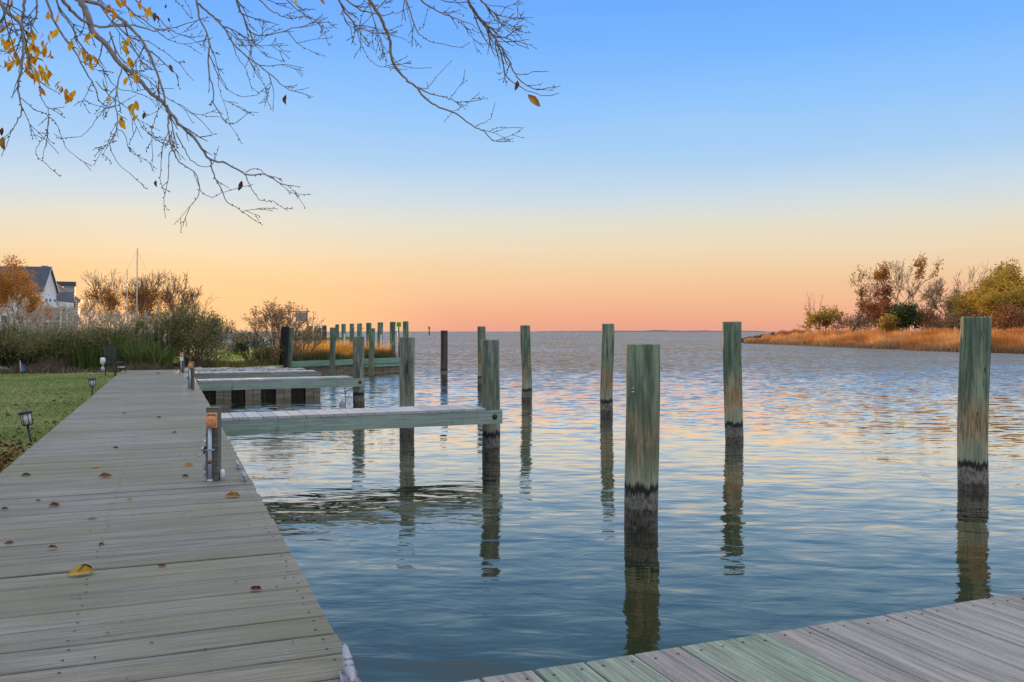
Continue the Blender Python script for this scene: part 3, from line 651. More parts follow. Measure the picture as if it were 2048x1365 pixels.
# ------------------------------------------------------------------ utility posts on the boardwalk
def utility_post(px, py, hgt, label, kind=0):
    b = G(px, py, ZD); t = empty('utility_post', (b.x, b.y, ZD), label, 'utility post', 'utility posts along the boardwalk edge', rz=R(3))
    w = 0.093
    g = Geo(); g.box((0, 0, hgt / 2), (w, w, hgt), ch=0.004); g.build('post', M['post_wood'], t)
    cz = hgt - (0.10 if kind == 0 else 0.08)
    # orange weatherproof outlet: plate, round flap, hinge knob
    g = Geo(); g.box((0.004, -w / 2 - 0.02, cz), (0.078, 0.038, 0.118), ch=0.004)
    Mx = Matrix.Rotation(R(90), 4, 'X')
    for sx, sz in ((-0.022, 0.045), (0.026, 0.045), (-0.024, -0.045)): g.lathe([(0.006, 0), (0.006, 0.004)], (0.004 + sx, -w / 2 - 0.040, cz + sz), 8, M=Mx, m=1)
    g.box((0.006, -w / 2 - 0.041, cz + 0.044), (0.022, 0.004, 0.005), m=1)
    ou = g.build('outlet_box', [M['orange'], M['black']], t)
    g = Geo(); g.lathe([(0.042, 0.0), (0.042, 0.012), (0.036, 0.016)], (0.004, -w / 2 - 0.040, cz - 0.008), 24, M=Mx); g.build('outlet_flap', M['orange'], ou)
    g = Geo(); g.box((0.004, -w / 2 - 0.062, cz - 0.003), (0.020, 0.014, 0.040), ch=0.003); g.build('flap_tab', M['orange'], ou)
    g = Geo(); g.tube([(-0.012, -w / 2 - 0.018, 0.0), (-0.012, -w / 2 - 0.018, cz - 0.058)], 0.0165, 12)
    g.lathe([(0.026, 0), (0.024, 0.012), (0.018, 0.02)], (-0.012, -w / 2 - 0.018, 0.0), 12); g.build('conduit', M['conduit'], t)
    g = Geo(); g.box((-0.004, -w / 2 - 0.020, 0.255), (0.056, 0.040, 0.012)); g.build('pipe_strap', M['metal'], t)
    if kind < 2:
        # hose spigot with its white riser on the left
        g = Geo(); g.tube([(-0.062, -0.01, 0.055), (-0.062, -0.01, 0.25)], 0.0155, 12); g.lathe([(0.010, 0), (0.020, 0.008), (0.020, 0.035), (0.0155, 0.045)], (-0.062, -0.01, 0.035), 12)
        g.tube([(-0.062, -0.01, 0.045), (-0.04, 0.01, 0.05)], 0.013, 8); g.build('riser_pipe', M['pvc'], t)
        g = Geo(); g.lathe([(0.012, 0), (0.016, 0.015), (0.016, 0.05), (0.010, 0.06)], (-0.062, -0.01, 0.245), 12)
        g.tube([(-0.062, -0.01, 0.275), (-0.074, -0.045, 0.262), (-0.074, -0.055, 0.245)], 0.013, 10)
        g.tube([(-0.062, -0.01, 0.28), (-0.02, -0.02, 0.285)], 0.009, 8); sp = g.build('spigot', M['brass'], t)
        g = Geo(); g.lathe([(0.013, 0.0), (0.013, 0.018), (0.006, 0.024)], (-0.062, -0.01, 0.303), 12); g.tube([(-0.074, -0.01, 0.326), (-0.085, -0.012, 0.335)], 0.004, 6); g.build('valve_knob', M['white'], sp)
        g = Geo(); g.tube([(-0.064, -0.03, 0.235), (-0.078, -0.06, 0.215), (-0.100, -0.08, 0.202)], [0.008, 0.005, 0.005], 8); g.build('lever', M['brass'], sp)
    if kind == 0:
        g = Geo(); g.tube([(-0.036, 0.0, 0.26), (-0.04, -0.02, 0.33), (-0.06, -0.01, 0.375)], 0.005, 6); g.tube([(-0.040, -0.02, 0.03), (-0.040, -0.02, 0.26)], 0.004, 6); g.build('cable', M['black'], t)
        g = Geo(); g.lathe([(0.021, 0), (0.021, 0.065), (0.016, 0.083), (0.006, 0.088)], (0.067, 0.004, 0.0), 16); g.build('pipe_stub', M['white'], t)
        g = Geo(); g.lathe([(0.0168, 0), (0.0172, 0.028)], (-0.0125, -w / 2 - 0.0182, 0.142), 12); g.build('rust_patch', M['rust'], t)
    if kind == 2:
        g = Geo(); g.box((0.0, -w / 2 - 0.02, cz - 0.115), (0.085, 0.05, 0.12), ch=0.004); g.build('junction_box', M['white'], t)
    return t
utility_post(427.5, 961, 0.59, 'nearest utility post with orange outlet cover, grey conduit, hose spigot and white pipe stub')
utility_post(383, 780, 0.58, 'second utility post with orange outlet, standing beside the middle finger pier', 1)
utility_post(364.5, 746, 0.60, 'farthest utility post, an orange outlet above a white junction box', 2)

def cleat(px, py, label, rz=TH + R(90), s=1.0):
    b = G(px, py, ZD); t = empty('dock_cleat', (b.x, b.y, ZD + 0.002), label, 'cleat', 'metal cleats on the boardwalk edge', rz)
    g = Geo()
    L = 0.17 * s; pts = [(-L, 0, 0.058 * s), (-L * .8, 0, 0.060 * s), (-L * .4, 0, 0.050 * s), (0, 0, 0.046 * s), (L * .4, 0, 0.050 * s), (L * .8, 0, 0.060 * s), (L, 0, 0.058 * s)]
    g.tube(pts, [x * s for x in (0.006, 0.012, 0.017, 0.019, 0.017, 0.012, 0.006)], 12); g.build('horn', M['metal'], t)
    g = Geo(); g.box((0, 0, 0.004), (0.13 * s, 0.055 * s, 0.008), ch=0.002)
    for sx in (-1, 1): g.lathe([(0.024 * s, 0.006), (0.015 * s, 0.02 * s), (0.015 * s, 0.045 * s)], (sx * 0.045 * s, 0, 0), 12)
    g.build('base', M['metal'], t)
    for sx in (-1, 1):
        g = Geo(); g.lathe([(0.016 * s, 0.062 * s), (0.016 * s, 0.068 * s), (0.006 * s, 0.073 * s)], (sx * 0.028 * s, 0, 0), 10); g.build('bolt', M['metal'], t)
    return t
cleat(697, 1361, 'large grey metal cleat on the boardwalk edge at the very bottom of the picture', s=1.0, rz=TH + R(84))
cleat(488, 961, 'nearer small metal cleat of the pair beside the nearest utility post', s=0.8)
cleat(475.5, 937, 'farther small metal cleat of the pair beside the nearest utility post', s=0.8)
cleat(403, 779, 'small dark cleat at the root of the middle finger pier', s=0.9)

# ------------------------------------------------------------------ garden lights, lamp, flag, chair
def garden_light(px, py, label, tilt, z=ZL):
    b = G(px, py, z); t = empty('garden_light', b, label, 'garden light', 'solar garden lights on the lawn')
    T = Matrix.Rotation(tilt, 4, 'Y')
    g = Geo(); g.lathe([(0.010, -0.05), (0.013, 0.0), (0.013, 0.20)], n=10, M=T); g.build('stake', M['black'], t)
    g = Geo(); g.lathe([(0.030, 0.195), (0.056, 0.20), (0.056, 0.212)], n=20, M=T); g.build('base_ring', M['black'], t)
    g = Geo(); g.lathe([(0.047, 0.212), (0.052, 0.335)], n=20, M=T); g.build('lamp_glass', M['frost'], t)
    g = Geo()
    for k in range(6):
        a = k * math.pi / 3 + 0.35; g.tube([T @ Vector((0.054 * math.cos(a), 0.054 * math.sin(a), 0.205)), T @ Vector((0.060 * math.cos(a), 0.060 * math.sin(a), 0.34))], 0.004, 5)
    g.build('cage', M['black'], t)
    g = Geo(); g.lathe([(0.060, 0.332), (0.078, 0.338), (0.078, 0.352), (0.050, 0.368), (0.02, 0.372)], n=24, M=T); g.build('cap', M['black'], t)
garden_light(62, 885, 'tilted black garden light with frosted glass, nearest the camera in the leafy lawn edge', R(-11))
garden_light(184.5, 794, 'upright black garden light half way along the lawn edge', R(0))
b = G(205.5, 746, ZL); t = empty('post_lamp', b, 'short grey pedestal with a white head at the far end of the lawn', 'outdoor pedestal')
g = Geo(); g.lathe([(0.055, 0), (0.055, 0.16), (0.03, 0.18)], n=14); g.build('base', M['conduit'], t)
g = Geo(); g.tube([(0, 0, 0.17), (0, 0, 0.30)], 0.028, 10); g.build('stem', M['pvc'], t)
g = Geo(); g.lathe([(0.05, 0.27), (0.072, 0.29), (0.075, 0.42), (0.06, 0.46), (0.02, 0.47)], n=16); g.lathe([(0.04, 0.33), (0.04, 0.40)], (0.05, -0.02, 0), n=12); g.build('head', M['white'], t)

b = G(44, 748, ZL); t = empty('garden_flag', b, 'small white and blue flag drooping at the lawn edge', 'flag')
g = Geo(); g.tube([(0, 0, -0.05), (-0.06, 0, 0.40)], 0.008, 6); g.build('stick', M['white'], t)
g = Geo(); g.add([(-0.06, 0, 0.40), (-0.052, 0, 0.34), (0.09, 0.02, 0.10), (0.02, -0.02, 0.06), (-0.02, 0, 0.10)], [[0, 1, 2, 3, 4]]); 
g.add([(-0.06, 0.006, 0.40), (-0.052, 0.006, 0.34), (0.09, 0.026, 0.10), (0.02, -0.014, 0.06), (-0.02, 0.006, 0.10)], [[4, 3, 2, 1, 0]]); g.build('cloth', M['blue'], t)
g = Geo(); g.add([(-0.063, -0.008, 0.40), (-0.03, -0.01, 0.30), (-0.02, -0.02, 0.08), (-0.045, -0.01, 0.06)], [[0, 1, 2, 3]]); g.build('white_panel', M['white'], t)

b = G(231, 752, ZL); t = empty('patio_chair', b, 'black metal patio chair with a tall back standing in front of the reeds', 'chair', rz=R(-25)); t.scale = (0.72, 0.72, 0.9)
g = Geo()
for sy in (-0.25, 0.25):
    lg = Geo(); lg.tube([(0.26, sy, 0), (0.22, sy, 0.42)], 0.016, 6); lg.build('leg', M['blackmetal'], t)
    lg = Geo(); lg.tube([(-0.28, sy, 0), (-0.22, sy, 0.42), (-0.36, sy, 0.95)], 0.018, 6); lg.build('leg', M['blackmetal'], t)
    lg = Geo(); lg.tube([(-0.25, sy, 0.62), (0.1, sy, 0.64), (0.24, sy, 0.60), (0.23, sy, 0.42)], 0.016, 6); lg.build('armrest', M['blackmetal'], t)
g = Geo(); g.box((0, 0, 0.425), (0.50, 0.50, 0.035), ch=0.008); g.build('seat', M['blackmetal'], t)
g = Geo()
for k in range(7): g.box((0, 0, 0), (0.02, 0.48, 0.045), mat=Matrix.Translation((-0.235 - 0.020 * k, 0, 0.50 + k * 0.07)) @ Matrix.Rotation(R(-15), 4, 'Y'))
g.build('backrest', M['blackmetal'], t)
g = Geo(); g.lathe([(0.02, 0.0), (0.15, 0.01), (0.15, 0.025), (0.02, 0.03)], (0.20, 0.1, 0.26), 16); g.build('footrest', M['white'], t)

# banner on poles behind the bush
Yb = 47.0; b0 = Q(614, 700, Yb); t = empty('banner_frame', (b0.x, b0.y, ZL), 'grey banner hung between two thin poles behind the leafy bush', 'banner')
def rel(px, py, o=b0): q = Q(px, py, Yb); return Vector((q.x - o.x, 0, q.z - ZL))
g = Geo(); g.tube([rel(614.5, 706), rel(614, 617)], 0.03, 8); g.tube([rel(591.5, 706), rel(592, 618)], 0.025, 8); g.build('pole', M['blackmetal'], t)
g = Geo(); g.tube([rel(570, 623.5), rel(620, 623.5)], 0.022, 6); g.build('crossbar', M['blackmetal'], t)
g = Geo(); a, c = rel(593, 625), rel(613, 643); g.box(((a.x + c.x) / 2, 0.0, (a.z + c.z) / 2), (c.x - a.x, 0.02, a.z - c.z)); g.build('cloth', plain('grey_banner', (0.30, 0.28, 0.32), 0.8, var=0.5, scale=7), t)

# float and ropes under the middle finger pier
fb = G(684, 812, 0); t = empty('mooring_float', (fb.x, fb.y, 0), 'white jug float hanging in the water below the middle finger pier', 'float')
g = Geo(); g.lathe([(0.03, -0.09), (0.075, -0.07), (0.085, 0.03), (0.07, 0.09), (0.025, 0.13), (0.02, 0.16)], n=16); g.build('jug', M['white'], t)
g = Geo(); Yp = fb.y
pr = lambda px, py: Q(px, py, Yp) - Vector((fb.x, fb.y, 0))
g.tube([pr(690, 757), pr(690, 782), pr(691, 800), pr(690.5, 816)], 0.013, 6)
g.tube([pr(714, 769), pr(705, 777), pr(697, 781), pr(692, 783), pr(690, 790)], 0.014, 6)
g.tube([pr(705, 778), pr(698, 790), pr(694, 802), pr(688, 806)], 0.006, 6); g.build('rope', M['rope'], t)

# ------------------------------------------------------------------ vegetation generators
def blades(g, rs, bases, h, w, lean, droop=0.25, seg=4, m=0, rnd=None, wind=(0, 0)):
    N = len(bases); bases = np.asarray(bases, float); h = np.broadcast_to(h, N).astype(float); w = np.broadcast_to(w, N).astype(float)
    ang = rs.uniform(0, 2 * np.pi, N); side = np.stack([np.cos(ang), np.sin(ang), np.zeros(N)], 1)
    la = rs.uniform(0, 2 * np.pi, N); lm = np.abs(rs.normal(0, lean, N)); ld = np.stack([np.cos(la) * lm + wind[0], np.sin(la) * lm + wind[1], np.zeros(N)], 1)
    V = np.empty((N, seg + 1, 2, 3)); us = np.linspace(0, 1, seg + 1)
    for j, u in enumerate(us):
        c = bases + np.array([0, 0, 1.0]) * (h * (u - droop * u * u))[:, None] + ld * (h * u ** 2)[:, None]
        ww = (w * (1 - 0.85 * u) * 0.5)[:, None]
        V[:, j, 0] = c - side * ww; V[:, j, 1] = c + side * ww
    V = V.reshape(-1, 3); i0 = np.arange(N)[:, None] * (seg + 1) * 2; j = np.arange(seg)[None] * 2
    a = (i0 + j).ravel(); Fq = np.stack([a, a + 1, a + 3, a + 2], 1)
    rr = rs.uniform(0, 1, N) if rnd is None else rnd
    g.arr(V, Fq, m, np.repeat(rr, (seg + 1) * 2))
def leafq(g, rs, C, size, m=0, rnd=None, elong=1.8, down=0.0):
    C = np.asarray(C, float); N = len(C)
    if N == 0: return
    size = np.broadcast_to(size, N)
    a = rs.normal(0, 1, (N, 3)); a[:, 2] -= down; a /= np.linalg.norm(a, axis=1)[:, None]
    b = rs.normal(0, 1, (N, 3)); b = np.cross(a, b); b /= np.linalg.norm(b, axis=1)[:, None]
    s = size[:, None] * 0.5
    V = np.stack([C - a * s * elong, C + b * s * 0.6 - a * s * 0.2, C + a * s * elong, C - b * s * 0.6 - a * s * 0.2], 1).reshape(-1, 3)
    i = np.arange(N) * 4; g.arr(V, np.stack([i, i + 1, i + 2, i + 3], 1), m, np.repeat(rs.uniform(0, 1, N) if rnd is None else rnd, 4))

def grow(rg, p, d, L, r, depth, tubes, tips, spread=0.6, up=0.15, kids=(2, 4), ratio=0.68, jit=0.18):
    n = 5; pts = [p.copy()]; rad = [r]; q = p.copy(); dd = d.normalized()
    for i in range(n):
        dd = (dd + Vector((rg.gauss(0, jit), rg.gauss(0, jit), rg.gauss(0, jit) + up * 0.3))).normalized()
        q = q + dd * (L / n); pts.append(q.copy()); rad.append(r * (1 - 0.55 * (i + 1) / n))
    tubes.append((pts, rad, depth))
    if depth == 0: tips.extend(pts[1:]); return
    for k in range(rg.randint(*kids)):
        i = rg.randint(2, n); bd = (pts[i] - pts[i - 1]).normalized()
        ax = Vector((rg.gauss(0, 1), rg.gauss(0, 1), rg.gauss(0, 1))); ax = (ax - bd * ax.dot(bd)).normalized()
        nd_ = (bd * math.cos(spread) + ax * math.sin(spread) + Vector((0, 0, up))).normalized()
        grow(rg, pts[i], nd_, L * ratio * rg.uniform(0.75, 1.15), rad[i] * 0.68, depth - 1, tubes, tips, spread, up, kids, ratio, jit)
    grow(rg, pts[-1], dd, L * ratio, rad[-1], depth - 1, tubes, tips, spread, up, kids, ratio, jit)

def tree(name, label, base, height, seed, leafmat=None, nleaf=0, lsize=0.15, lspread=0.3, depth=4, spread=0.55, up=0.15, kids=(2, 3), group=None, trunks=1, trunk_h=0.3, r=None, bark=None, minr=0.012, zrange=None, cat='tree', jit=0.18, ratio=0.68, lean=(0, 0), rmax=None):
    rg = random.Random(seed); rs = np.random.RandomState(seed)
    t = empty(name, base, label, cat, group); tubes = []; tips = []
    r = r or height * 0.022
    for k in range(trunks):
        a = rg.uniform(0, 6.28); sp_ = 0.0 if trunks == 1 else rg.uniform(0.15, 0.75)
        d0 = Vector((math.cos(a) * sp_ + lean[0], math.sin(a) * sp_ + lean[1], 1))
        grow(rg, Vector((0, 0, -0.05)) + Vector((math.cos(a), math.sin(a), 0)) * (0.12 if trunks > 1 else 0), d0, height * trunk_h, r * (1 if trunks == 1 else 0.55), depth, tubes, tips, spread, up, kids, ratio, jit)
    zmax = max(p.z for p in tips); k = height / zmax
    g = Geo()
    for pts, rad, dp in tubes:
        g.tube([q * k for q in pts], [max(x, minr) for x in rad], 6 if dp >= depth - 1 else 3, cap=False)
    g.build('branches', bark or M['bark_far'], t)
    if nleaf:
        T = np.array([tuple(q * k) for q in tips]); 
        if zrange: T = T[(T[:, 2] > zrange[0] * height) & (T[:, 2] < zrange[1] * height)]
        if rmax is not None: T = T[np.hypot(T[:, 0], T[:, 1]) < rmax * height]
        if len(T):
            # foliage gathers on some twigs and leaves gaps at others
            cl = rs.uniform(0, 1, len(T)); pr_ = cl ** 2.2; idx = rs.choice(len(T), nleaf, p=pr_ / pr_.sum()); C = T[idx] + rs.normal(0, lspread, (nleaf, 3))
            g = Geo(); rn = np.clip(cl[idx] * 0.5 + rs.uniform(0, 0.6, nleaf), 0, 1)
            leafq(g, rs, C, rs.uniform(0.6, 1.3, nleaf) * lsize, 0, rn, 1.4)
            g.build('crown', leafmat, t)
    return t

# ------------------------------------------------------------------ reed bed behind the lawn
rs = np.random.RandomState(1)
def on_land(px, Y): return (px - CX) / F * Y
N = 26000
Yv = 28.8 + rs.uniform(0, 1, N) ** 1.3 * 8.5; pxv = rs.uniform(-260, 345, N)
mask = (rs.uniform(0, 1, N) < np.clip((345 - pxv) / 60 + 0.25, 0, 1)); Yv, pxv = Yv[mask], pxv[mask]; N = len(Yv)
X = (pxv - CX) / F * Yv
hv = np.clip(rs.normal(1.45, 0.3, N), 0.5, 2.1) * (0.75 + 0.25 * np.clip((Yv - 28.8) / 3, 0, 1)) * (1 + 0.12 * np.sin(X * 1.7) + 0.08 * np.sin(X * 4.1))
clump = 0.5 + 0.5 * np.sin(X * 2.3 + np.sin(Yv * 1.7) * 2)
rn = np.clip(0.25 * clump + rs.beta(1.6, 2.2, N) * 0.8, 0, 1)
g = Geo(); blades(g, rs, np.stack([X, Yv, np.full(N, ZL)], 1), hv * (0.72 + 0.4 * clump), rs.uniform(0.022, 0.045, N), 0.42, 0.25, 4, 0, rn)
tag(recenter(g.build('reed_bed', M['reed_green'])), 'dense green reeds forming a hedge along the back of the lawn', 'reeds', kind='stuff')
# plumes on tall stalks
g = Geo(); NP = 1000; px_ = np.concatenate([rs.uniform(-260, 180, 640), rs.uniform(180, 345, 210), rs.uniform(-200, 345, 150)]); Yp_ = rs.uniform(29.5, 37.5, NP)
Xp = (px_ - CX) / F * Yp_; hp = np.where(px_ < 180, 1.35 + 1.05 * rs.uniform(0, 1, NP) ** 1.5, rs.uniform(1.3, 2.0, NP)); hp[-150:] = rs.uniform(0.8, 1.4, 150)
la = rs.normal(0, 0.16, (NP, 2)) + np.array([0.05, 0])
for i in range(NP):
    b_ = Vector((Xp[i], Yp_[i], ZL)); tp = b_ + Vector((la[i, 0] * hp[i], la[i, 1] * hp[i], hp[i]))
    g.tube([b_, (b_ + tp) / 2 + Vector((0.02, 0, 0)), tp], [0.006, 0.005, 0.004], 3, m=0, r=0.3, cap=False)
PL = 26; base = np.stack([Xp + la[:, 0] * hp, Yp_ + la[:, 1] * hp, ZL + hp], 1)
u = rs.uniform(0, 1, (NP, PL)); L_ = rs.uniform(0.18, 0.34, NP)[:, None]
dirp = np.stack([la[:, 0] * 3 + rs.normal(0, .25, NP), la[:, 1] * 2, np.ones(NP)], 1); dirp /= np.linalg.norm(dirp, axis=1)[:, None]
C = base[:, None] + dirp[:, None] * ((u - 0.6) * L_)[..., None] + rs.normal(0, 1, (NP, PL, 3)) * (0.030 * np.sin(np.pi * np.clip(u, .05, .95)))[..., None]
leafq(g, rs, C.reshape(-1, 3), rs.uniform(0.03, 0.055, NP * PL), 0, None, 1.8, down=-0.8)
tag(recenter(g.build('reed_plumes', M['plume'])), 'pale feathery plumes standing above the green reeds', 'reed plumes', kind='stuff')

def tussock(label, px, py, wpx, hpx, n, seed, mat, lean=0.45, z=ZL, w=0.02, group='dry grass clumps along the reed edge', cat='grass clump', Y=None, name='grass_clump'):
    rs = np.random.RandomState(seed); b_ = G(px, py, z) if Y is None else Vector(((px - CX) / F * Y, Y, z)); rad = wpx / 2 * b_.y / F; hh = hpx * b_.y / F
    a = rs.uniform(0, 2 * np.pi, n); q = np.sqrt(rs.uniform(0, 1, n)) * rad
    x, y = q * np.cos(a), q * np.sin(a) * 0.7
    g = Geo(); h_ = hh * (1.05 - 0.45 * (q / rad) ** 2) * rs.uniform(0.55, 1.1, n)
    blades(g, rs, np.stack([x, y, np.zeros(n)], 1), h_, w * rs.uniform(0.6, 1.3, n), lean, 0.15, 4)
    o = g.build(name, mat, loc=b_); tag(o, label, cat, group); return o
M['dry_green'] = leafy('half_dry_grass', [(0, (0.07, 0.07, 0.03)), (0.5, (0.20, 0.17, 0.08)), (1, (0.36, 0.28, 0.15))], transl=0.25)
M['dry_purple'] = leafy('purplish_grass', [(0, (0.10, 0.06, 0.05)), (0.5, (0.24, 0.16, 0.14)), (1, (0.36, 0.27, 0.23))], transl=0.25)
tussock('half green straw coloured grass clump right behind the small blue flag', 74, 738, 66, 44, 1100, 41, M['dry_green'], 0.5)
tussock('low purplish grass clump right of the small flag', 112, 741, 50, 34, 900, 42, M['dry_purple'], 0.6)
tussock('brown drooping grass clump left of the white headed pedestal', 178, 738, 52, 54, 1000, 43, M['dry'], 0.7)
tussock('brown grass clump at the far left edge of the lawn', -8, 738, 60, 46, 800, 44, M['dry_purple'], 0.6)
tussock('dark brown grass clump behind the patio chair', 258, 736, 60, 42, 700, 45, M['dry'], 0.8)

# big tangled shrubs beside the boardwalk end
def shrub(name, label, px, Y, height, seed, n, lsize, spreadr=0.7, trunks=14, z=ZL, leafmat=None, bark=None, lspread=0.08, group=None, depth=3, minr=0.006, up=0.12, ratio=0.72, trunk_h=0.42, kids=(1, 3), zr=(0.25, 1.1)):
    return tree(name, label, Vector(((px - CX) / F * Y, Y, z)), height, seed, leafmat or M['shrub'], n, lsize, lspread, depth, 0.5, up, kids, group, trunks, trunk_h, 0.05, bark or M['bark_thin'], minr, zr, 'shrub', 0.16, ratio)
M['bark_grey'] = plain('grey_brown_stems', (0.17, 0.125, 0.10), 0.9, var=0.35, scale=8)
shrub('shrub', 'tangled olive shrub with bare grey stems at the far end of the boardwalk', 376, 31.5, 2.15, 51, 13000, 0.06, trunks=22, lspread=0.12, bark=M['bark_grey'])
shrub('shrub', 'rounded olive green shrub between the tangled one and the patio chair', 292, 32.5, 1.8, 52, 13000, 0.065, trunks=18, lspread=0.14, bark=M['bark_grey'])
shrub('shrub', 'lower bare stemmed shrub leaning right beside the farthest utility post', 405, 30.6, 1.8, 53, 3000, 0.05, trunks=16, bark=M['bark_grey'])
shrub('shrub', 'leafy open bush with golden backlit stems behind the black piling', 556, 35.0, 2.65, 54, 4200, 0.06, trunks=16, zr=(0.3, 1.1), lspread=0.05, leafmat=M['tan_leaf'])
shrub('shrub', 'low dark green bush in front of the marina boats', 500, 37.5, 1.3, 55, 2600, 0.065, trunks=10, leafmat=M['green_leaf'])
shrub('shrub', 'grey green straggly bush at the foot of the leafy open bush', 536, 33.0, 0.75, 56, 2400, 0.05, trunks=12, bark=M['bark_grey'])
shrub('shrub', 'small sunlit bush right of the black piling', 606, 38.5, 1.7, 57, 2200, 0.055, trunks=8)

shrub('shrub', 'olive shrub growing out of the front of the reeds behind the small flag', 48, 29.0, 1.35, 81, 5200, 0.06, trunks=14, bark=M['bark_grey'], lspread=0.14)
shrub('shrub', 'brownish green shrub in the front of the reeds, left of the pedestal', 138, 29.2, 1.30, 82, 5200, 0.06, trunks=14, bark=M['bark_grey'], lspread=0.14)
shrub('shrub', 'rounded green shrub in the reeds directly behind the pedestal and chair', 215, 30.0, 1.45, 83, 6500, 0.065, trunks=14, bark=M['bark_grey'], lspread=0.14)
shrub('shrub', 'dark green shrub at the left picture edge in front of the plumes', -20, 29.0, 1.45, 84, 4500, 0.06, trunks=12, leafmat=M['green_leaf'], lspread=0.14)
# bank plants over the rocks
def patch(label, name, pts, n, hr, w, mat, seed, lean=0.35, cat='grass', z=ZL, seg=3, wind=(0, 0)):
    """grass scattered over a polygon given as (x, y) corners"""
    rs = np.random.RandomState(seed); P_ = np.array(pts); lo, hi = P_.min(0), P_.max(0); out = []
    while len(out) < n:
        q = rs.uniform(lo, hi, (n, 2)); ins = np.zeros(n, bool); j = len(P_) - 1
        for i in range(len(P_)):
            a, b_ = P_[i], P_[j]
            with np.errstate(divide='ignore', invalid='ignore'):
                c = ((a[1] > q[:, 1]) != (b_[1] > q[:, 1])) & (q[:, 0] < (b_[0] - a[0]) * (q[:, 1] - a[1]) / (b_[1] - a[1] + 1e-12) + a[0])
            ins ^= c; j = i
        out.extend(q[ins].tolist())
    q = np.array(out[:n]); g = Geo(); nz = 0.75 + 0.35 * np.sin(q[:, 0] * 1.9 + 2 * np.sin(q[:, 1] * 1.1)) 
    zz = z(q[:, 0], q[:, 1]) if callable(z) else np.full(n, z)
    blades(g, rs, np.stack([q[:, 0], q[:, 1], zz], 1), rs.uniform(hr[0], hr[1], n) * nz, w * rs.uniform(0.6, 1.3, n), lean, 0.2, seg, wind=wind)
    o = g.build(name, mat); recenter(o); tag(o, label, cat, kind='stuff'); return o
patch('low olive grass and weeds on the bank above the pale rocks', 'bank_grass', [(-10.6, 29.5), (-9.2, 31.2), (-8.6, 34.2), (-10.0, 36.5), (-13.0, 36), (-13.0, 31)], 4500, (0.10, 0.32), 0.02, M['tuft'], 61)
patch('golden sunlit grass behind the distant bulkhead', 'bank_grass', [(-10.6, 38.5), (-9.0, 38.2), (-5.9, 42.5), (-6.2, 44.0), (-9.6, 48.0), (-12.5, 47)], 11000, (0.45, 1.05), 0.022, M['gold'], 62, lean=0.22)
patch('dark olive tufts drooping over the distant bulkhead', 'bank_grass', [(-9.4, 36.7), (-5.5, 42.2), (-6.1, 42.9), (-9.9, 37.7)], 4200, (0.25, 0.62), 0.022, M['tuft'], 63, lean=0.5)
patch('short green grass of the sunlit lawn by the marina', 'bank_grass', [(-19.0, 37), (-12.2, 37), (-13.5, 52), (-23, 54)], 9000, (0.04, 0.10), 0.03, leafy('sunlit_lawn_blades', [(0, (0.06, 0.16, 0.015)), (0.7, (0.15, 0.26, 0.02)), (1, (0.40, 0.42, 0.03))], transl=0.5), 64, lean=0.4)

# rocks
def rock(g, c, s, rg, m=0):
    vs = []; n = 8
    base = [(math.sin(t_) * math.cos(a), math.sin(t_) * math.sin(a), math.cos(t_)) for t_ in (0.5, 1.2, 1.9, 2.6) for a in [k * 2 * math.pi / n + t_ for k in range(n)]]
    sd = Vector((rg.uniform(0, 99), rg.uniform(0, 99), 0)); sx, sy, sz = s * rg.uniform(.8, 1.4), s * rg.uniform(.7, 1.1), s * rg.uniform(.5, .85)
    for q in base: v = Vector(q); k = 1 + 0.45 * noise.noise(v * 1.1 + sd); vs.append(Vector(c) + Vector((v.x * sx * k, v.y * sy * k, v.z * sz * k)))
    fs = [[i * n + k, (i + 1) * n + k, (i + 1) * n + (k + 1) % n, i * n + (k + 1) % n] for i in range(3) for k in range(n)] + [list(range(n)), list(range(4 * n - 1, 3 * n - 1, -1))]
    g.add(vs, fs, m, rg.random())
rg = random.Random(77); g = Geo(); v0 = P(0.45, 27.75); v1 = P(3.9, 27.75)
for k in range(230):
    u = rg.random(); q = v0.lerp(v1, u); d_ = rg.uniform(0, 1.3) * (1 - 0.3 * u)
    rock(g, (q.x + dv.x * d_, q.y + dv.y * d_, 0.76 + rg.uniform(-.05, .06)), rg.uniform(0.05, 0.13), rg)
tag(recenter(g.build('riprap', M['rock'])), 'pale grey loose rocks piled behind the farthest finger pier', 'rocks', kind='stuff')
g = Geo()
q = G(8, 742, ZL); rock(g, (q.x, q.y, ZL + 0.02), 0.17, rg)
tag(recenter(g.build('stone', M['rock'])), 'single pale stone at the left end of the reed foot', 'stone')

# driftwood-like brown litter at the foot of the reeds
patch('dark brown dead stalks lying at the foot of the reeds', 'dead_stalks', [tuple(P(-11, 29.6)[:2]), tuple(P(-1.2, 29.45)[:2]), tuple(P(0.6, 29.45)[:2]), tuple(P(0.8, 31.5)[:2]), tuple(P(-11, 31.5)[:2])], 4500, (0.12, 0.42), 0.02, leafy('dead_stalks', [(0, (0.05, 0.03, 0.022)), (0.7, (0.14, 0.09, 0.06)), (1, (0.25, 0.18, 0.12))], transl=0.1), 65, lean=0.9, cat='dead stalks')

